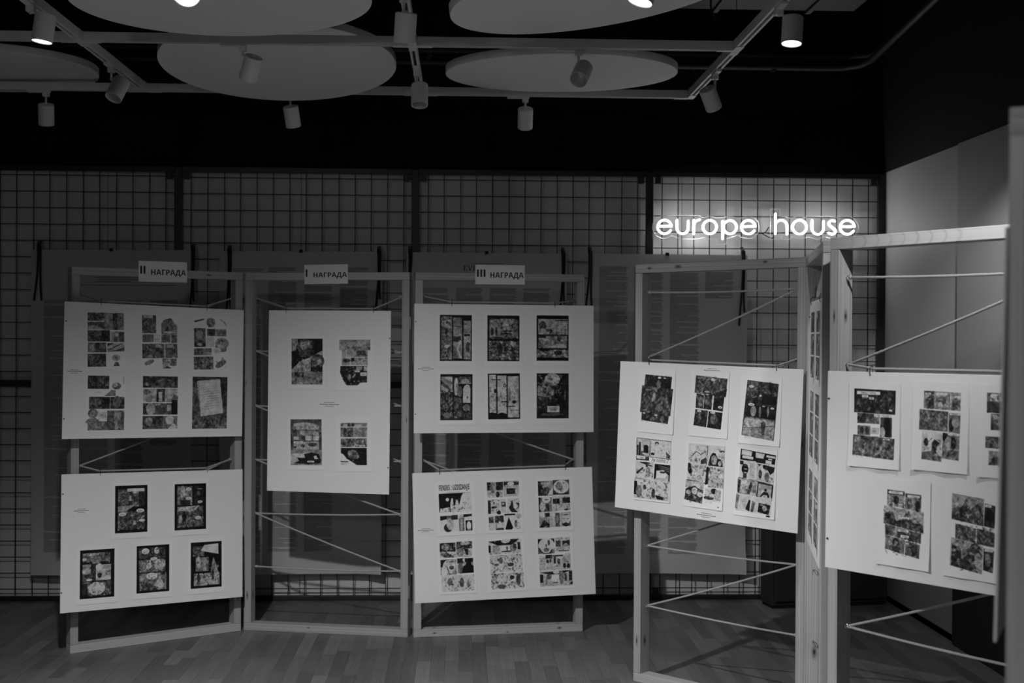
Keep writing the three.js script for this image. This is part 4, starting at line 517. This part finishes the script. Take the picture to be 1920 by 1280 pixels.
function lamp(label, along, pivot, center, dir, on) {
  const g = thing('track_spotlight', label, 'spotlight', [pivot[0], TY - 0.018, pivot[1]], 0, 'white cylindrical track spotlights');
  const A = along === 'x' ? 0 : Math.PI / 2;
  const ad = part('adapter', mergeGeometries([rbox(0.125, 0.016, 0.03, -0.04, -0.008, 0, 0.004, 2), rbox(0.034, 0.026, 0.034, 0, -0.024, 0, 0.003, 2)]), whitePaint, g); ad.rotation.y = A;
  const d = V(...dir).normalize(), c = V(center[0] - pivot[0], center[1] - (TY - 0.018), center[2] - pivot[1]), q = new THREE.Quaternion().setFromUnitVectors(V(0, -1, 0), d);
  const top = c.clone().addScaledVector(d, -0.06);
  const j = V(0, Math.max(top.y + 0.004, -0.075), 0);
  part('stem', mergeGeometries([bar(V(0, -0.034, 0), j, 0.0062, 10), new THREE.SphereGeometry(0.0085, 10, 8).translate(j.x, j.y, j.z), bar(j, top, 0.0058, 8)]), whitePaint, g);
  const b = part('body', bodyGeo, whitePaint, g); b.position.copy(c); b.quaternion.copy(q);
  const r = part('reflector', reflGeo, reflectorOff, g); r.position.copy(c); r.quaternion.copy(q);
  if (on) {
    const l = part('lens', lensGeo, lensOn, g, 'glowing lens'); l.position.copy(c); l.quaternion.copy(q);
    const s = new THREE.SpotLight(0xffffff, on.cd, 0, on.half, 1, 2); s.name = 'spot_light'; s.castShadow = true; s.shadow.radius = on.soft ?? 1.6;
    const wp = V(g.position.x, g.position.y, g.position.z).add(c).addScaledVector(d, 0.0615); s.position.copy(wp); s.target.position.copy(wp).addScaledVector(d, 2); scene.add(s, s.target);
  } else { const l = part('lens', bulbGeo, lensOff, g); l.position.copy(c); l.quaternion.copy(q); }
  return g;
}
lamp('unlit spotlight with its dark cap showing, under the far rail below the right oval panel', 'x', [0.358, -7.317], [0.358, 2.877, -7.317], [0.01, -0.84, -0.54]);
lamp('unlit spotlight leaning slightly right, under the far rail below the centre-left panel', 'x', [-0.955, -7.317], [-0.945, 2.872, -7.317], [0.1, -0.9, -0.42]);
lamp('dim unlit spotlight under the far rail at the left, below the leftmost panel', 'x', [-2.3, -7.317], [-2.298, 2.866, -7.317], [-0.09, -0.92, -0.37]);
lamp('unlit spotlight showing its lens, on the middle cross rail before the far rail', 'z', [-0.227, -6.62], [-0.212, 2.868, -6.6], [0.0, -0.96, 0.27]);
lamp('unlit spotlight tilted right on the right rail near the far corner', 'z', [1.29, -6.6], [1.268, 2.868, -6.6], [0.42, -0.78, -0.46]);
lamp('unlit spotlight turned towards the viewer, before the right oval panel', 'x', [0.546, -6.09], [0.558, 2.88, -6.07], [-0.3, -0.66, 0.69]);
lamp('pale unlit spotlight seen against the centre-left panel', 'x', [-1.015, -6.09], [-0.978, 2.89, -6.1], [-0.32, -0.85, -0.42]);
lamp('unlit spotlight tilted left on the left cross rail, lens visible', 'z', [-1.76, -6.63], [-1.72, 2.878, -6.6], [-0.27, -0.85, 0.45]);
lamp('large unlit spotlight hiding the crossing of the middle and near rails', 'z', [-0.23, -5.15], [-0.221, 2.853, -5.1], [-0.07, -0.97, -0.22]);
lamp('lit spotlight at the top left corner, left of the left cross rail', 'z', [-1.76, -5.4], [-1.707, 2.9, -5.4], LAMP.left.dir, LAMP.left);
lamp('lit spotlight at the top right, right of the right rail', 'z', [1.29, -5.27], [1.346, 2.905, -5.27], LAMP.right.dir, LAMP.right);
lamp('lit spotlight cut by the top border, its lens before the large left disc', 'x', [-0.83, -3.98], [-0.829, 2.708, -3.995], LAMP.seen.dir, LAMP.seen);
lamp('lit spotlight cut by the top border, before the large right disc', 'x', [0.57, -3.98], [0.578, 2.764, -4.106], LAMP.mid.dir, LAMP.mid);
lamp('lit spotlight just above the view at the left, lighting most of the boards', 'x', [-1.13, -3.93], [-1.13, 2.86, -3.88], LAMP.key.dir, LAMP.key);
lamp('added unseen spotlight above the view, on the right rail, aimed at the rightmost frame', 'z', [1.29, -3.25], [1.29, 2.87, -3.2], LAMP.side.dir, LAMP.side);
lamp('added unseen spotlight above the view, close to the right wall', 'z', [2.1, -4.6], [2.1, 2.87, -4.6], LAMP.addedPatch.dir, LAMP.addedPatch);
lamp('added unseen spotlight above and behind the viewer at the left', 'z', [-1.76, -1.2], [-1.76, 2.86, -1.2], LAMP.addedRear.dir, LAMP.addedRear);
lamp('added unseen spotlight far behind the viewer, near the middle', 'z', [-0.23, 0.9], [-0.23, 2.86, 0.9], LAMP.addedRear.dir, LAMP.addedRear);
lamp('added unseen fill spotlight behind the viewer at the left, aimed at the far boards', 'z', [-1.76, -0.4], [-1.76, 2.87, -0.45], LAMP.fill.dir, LAMP.fill);
lamp('added unseen spotlight above the viewer, near the blurred post', 'x', [0.2, -1.45], [0.2, 2.86, -1.45], LAMP.post.dir, LAMP.post);

// ---------------------------------------------------------------- acoustic discs
const discMat = grey(0.72, 0.85), discEdge = grey(0.6, 0.85);
for (const [label, x, y, z, a, b, R] of [
  ['large white disc cut by the top border, upper left of the centre', -0.965, 2.99, -5.286, 0.028, 0.002, 0.6],
  ['white disc behind the near rail, between the left and middle cross rails', -0.93, 3.024, -6.665, 0.017, 0.13, 0.596],
  ['thin-looking white disc at the right, before the far rail', 0.5125, 2.9998, -6.703, 0.009, -0.036, 0.5955],
  ['large tilted white disc cut by the top border, upper right of the centre', 0.545, 3.022, -5.225, 0.152, -0.01, 0.6],
  ['dark-looking disc at the far left edge', -2.576, 3.055, -7.12, 0.02, -0.008, 0.6],
]) {
  const g = thing('acoustic_disc', label, 'ceiling panel', [x, y, z], 0, 'white acoustic discs');
  const q = new THREE.Quaternion().setFromUnitVectors(V(0, 1, 0), V(-a, 1, -b).normalize());
  const T = 0.042, p = [[0, 0], [R - 0.004, 0], [R - 0.001, 0.0012], [R, 0.004], [R, T - 0.004], [R - 0.004, T], [0, T]].map(([r, h]) => new THREE.Vector2(Math.max(r, 0.0001), h));
  const m = part('disc', new THREE.LatheGeometry(p, 128), discMat, g); m.quaternion.copy(q);
  for (let k = 0; k < 3; k++) { const an = k * 2.094 + 0.5, e = V(0.4 * Math.cos(an), T, 0.4 * Math.sin(an)).applyQuaternion(q); part('suspension_wire', bar(e, V(e.x, TOP - y, e.z), 0.0012, 5), darkWire, g); }
}

renderer.render(scene, camera);
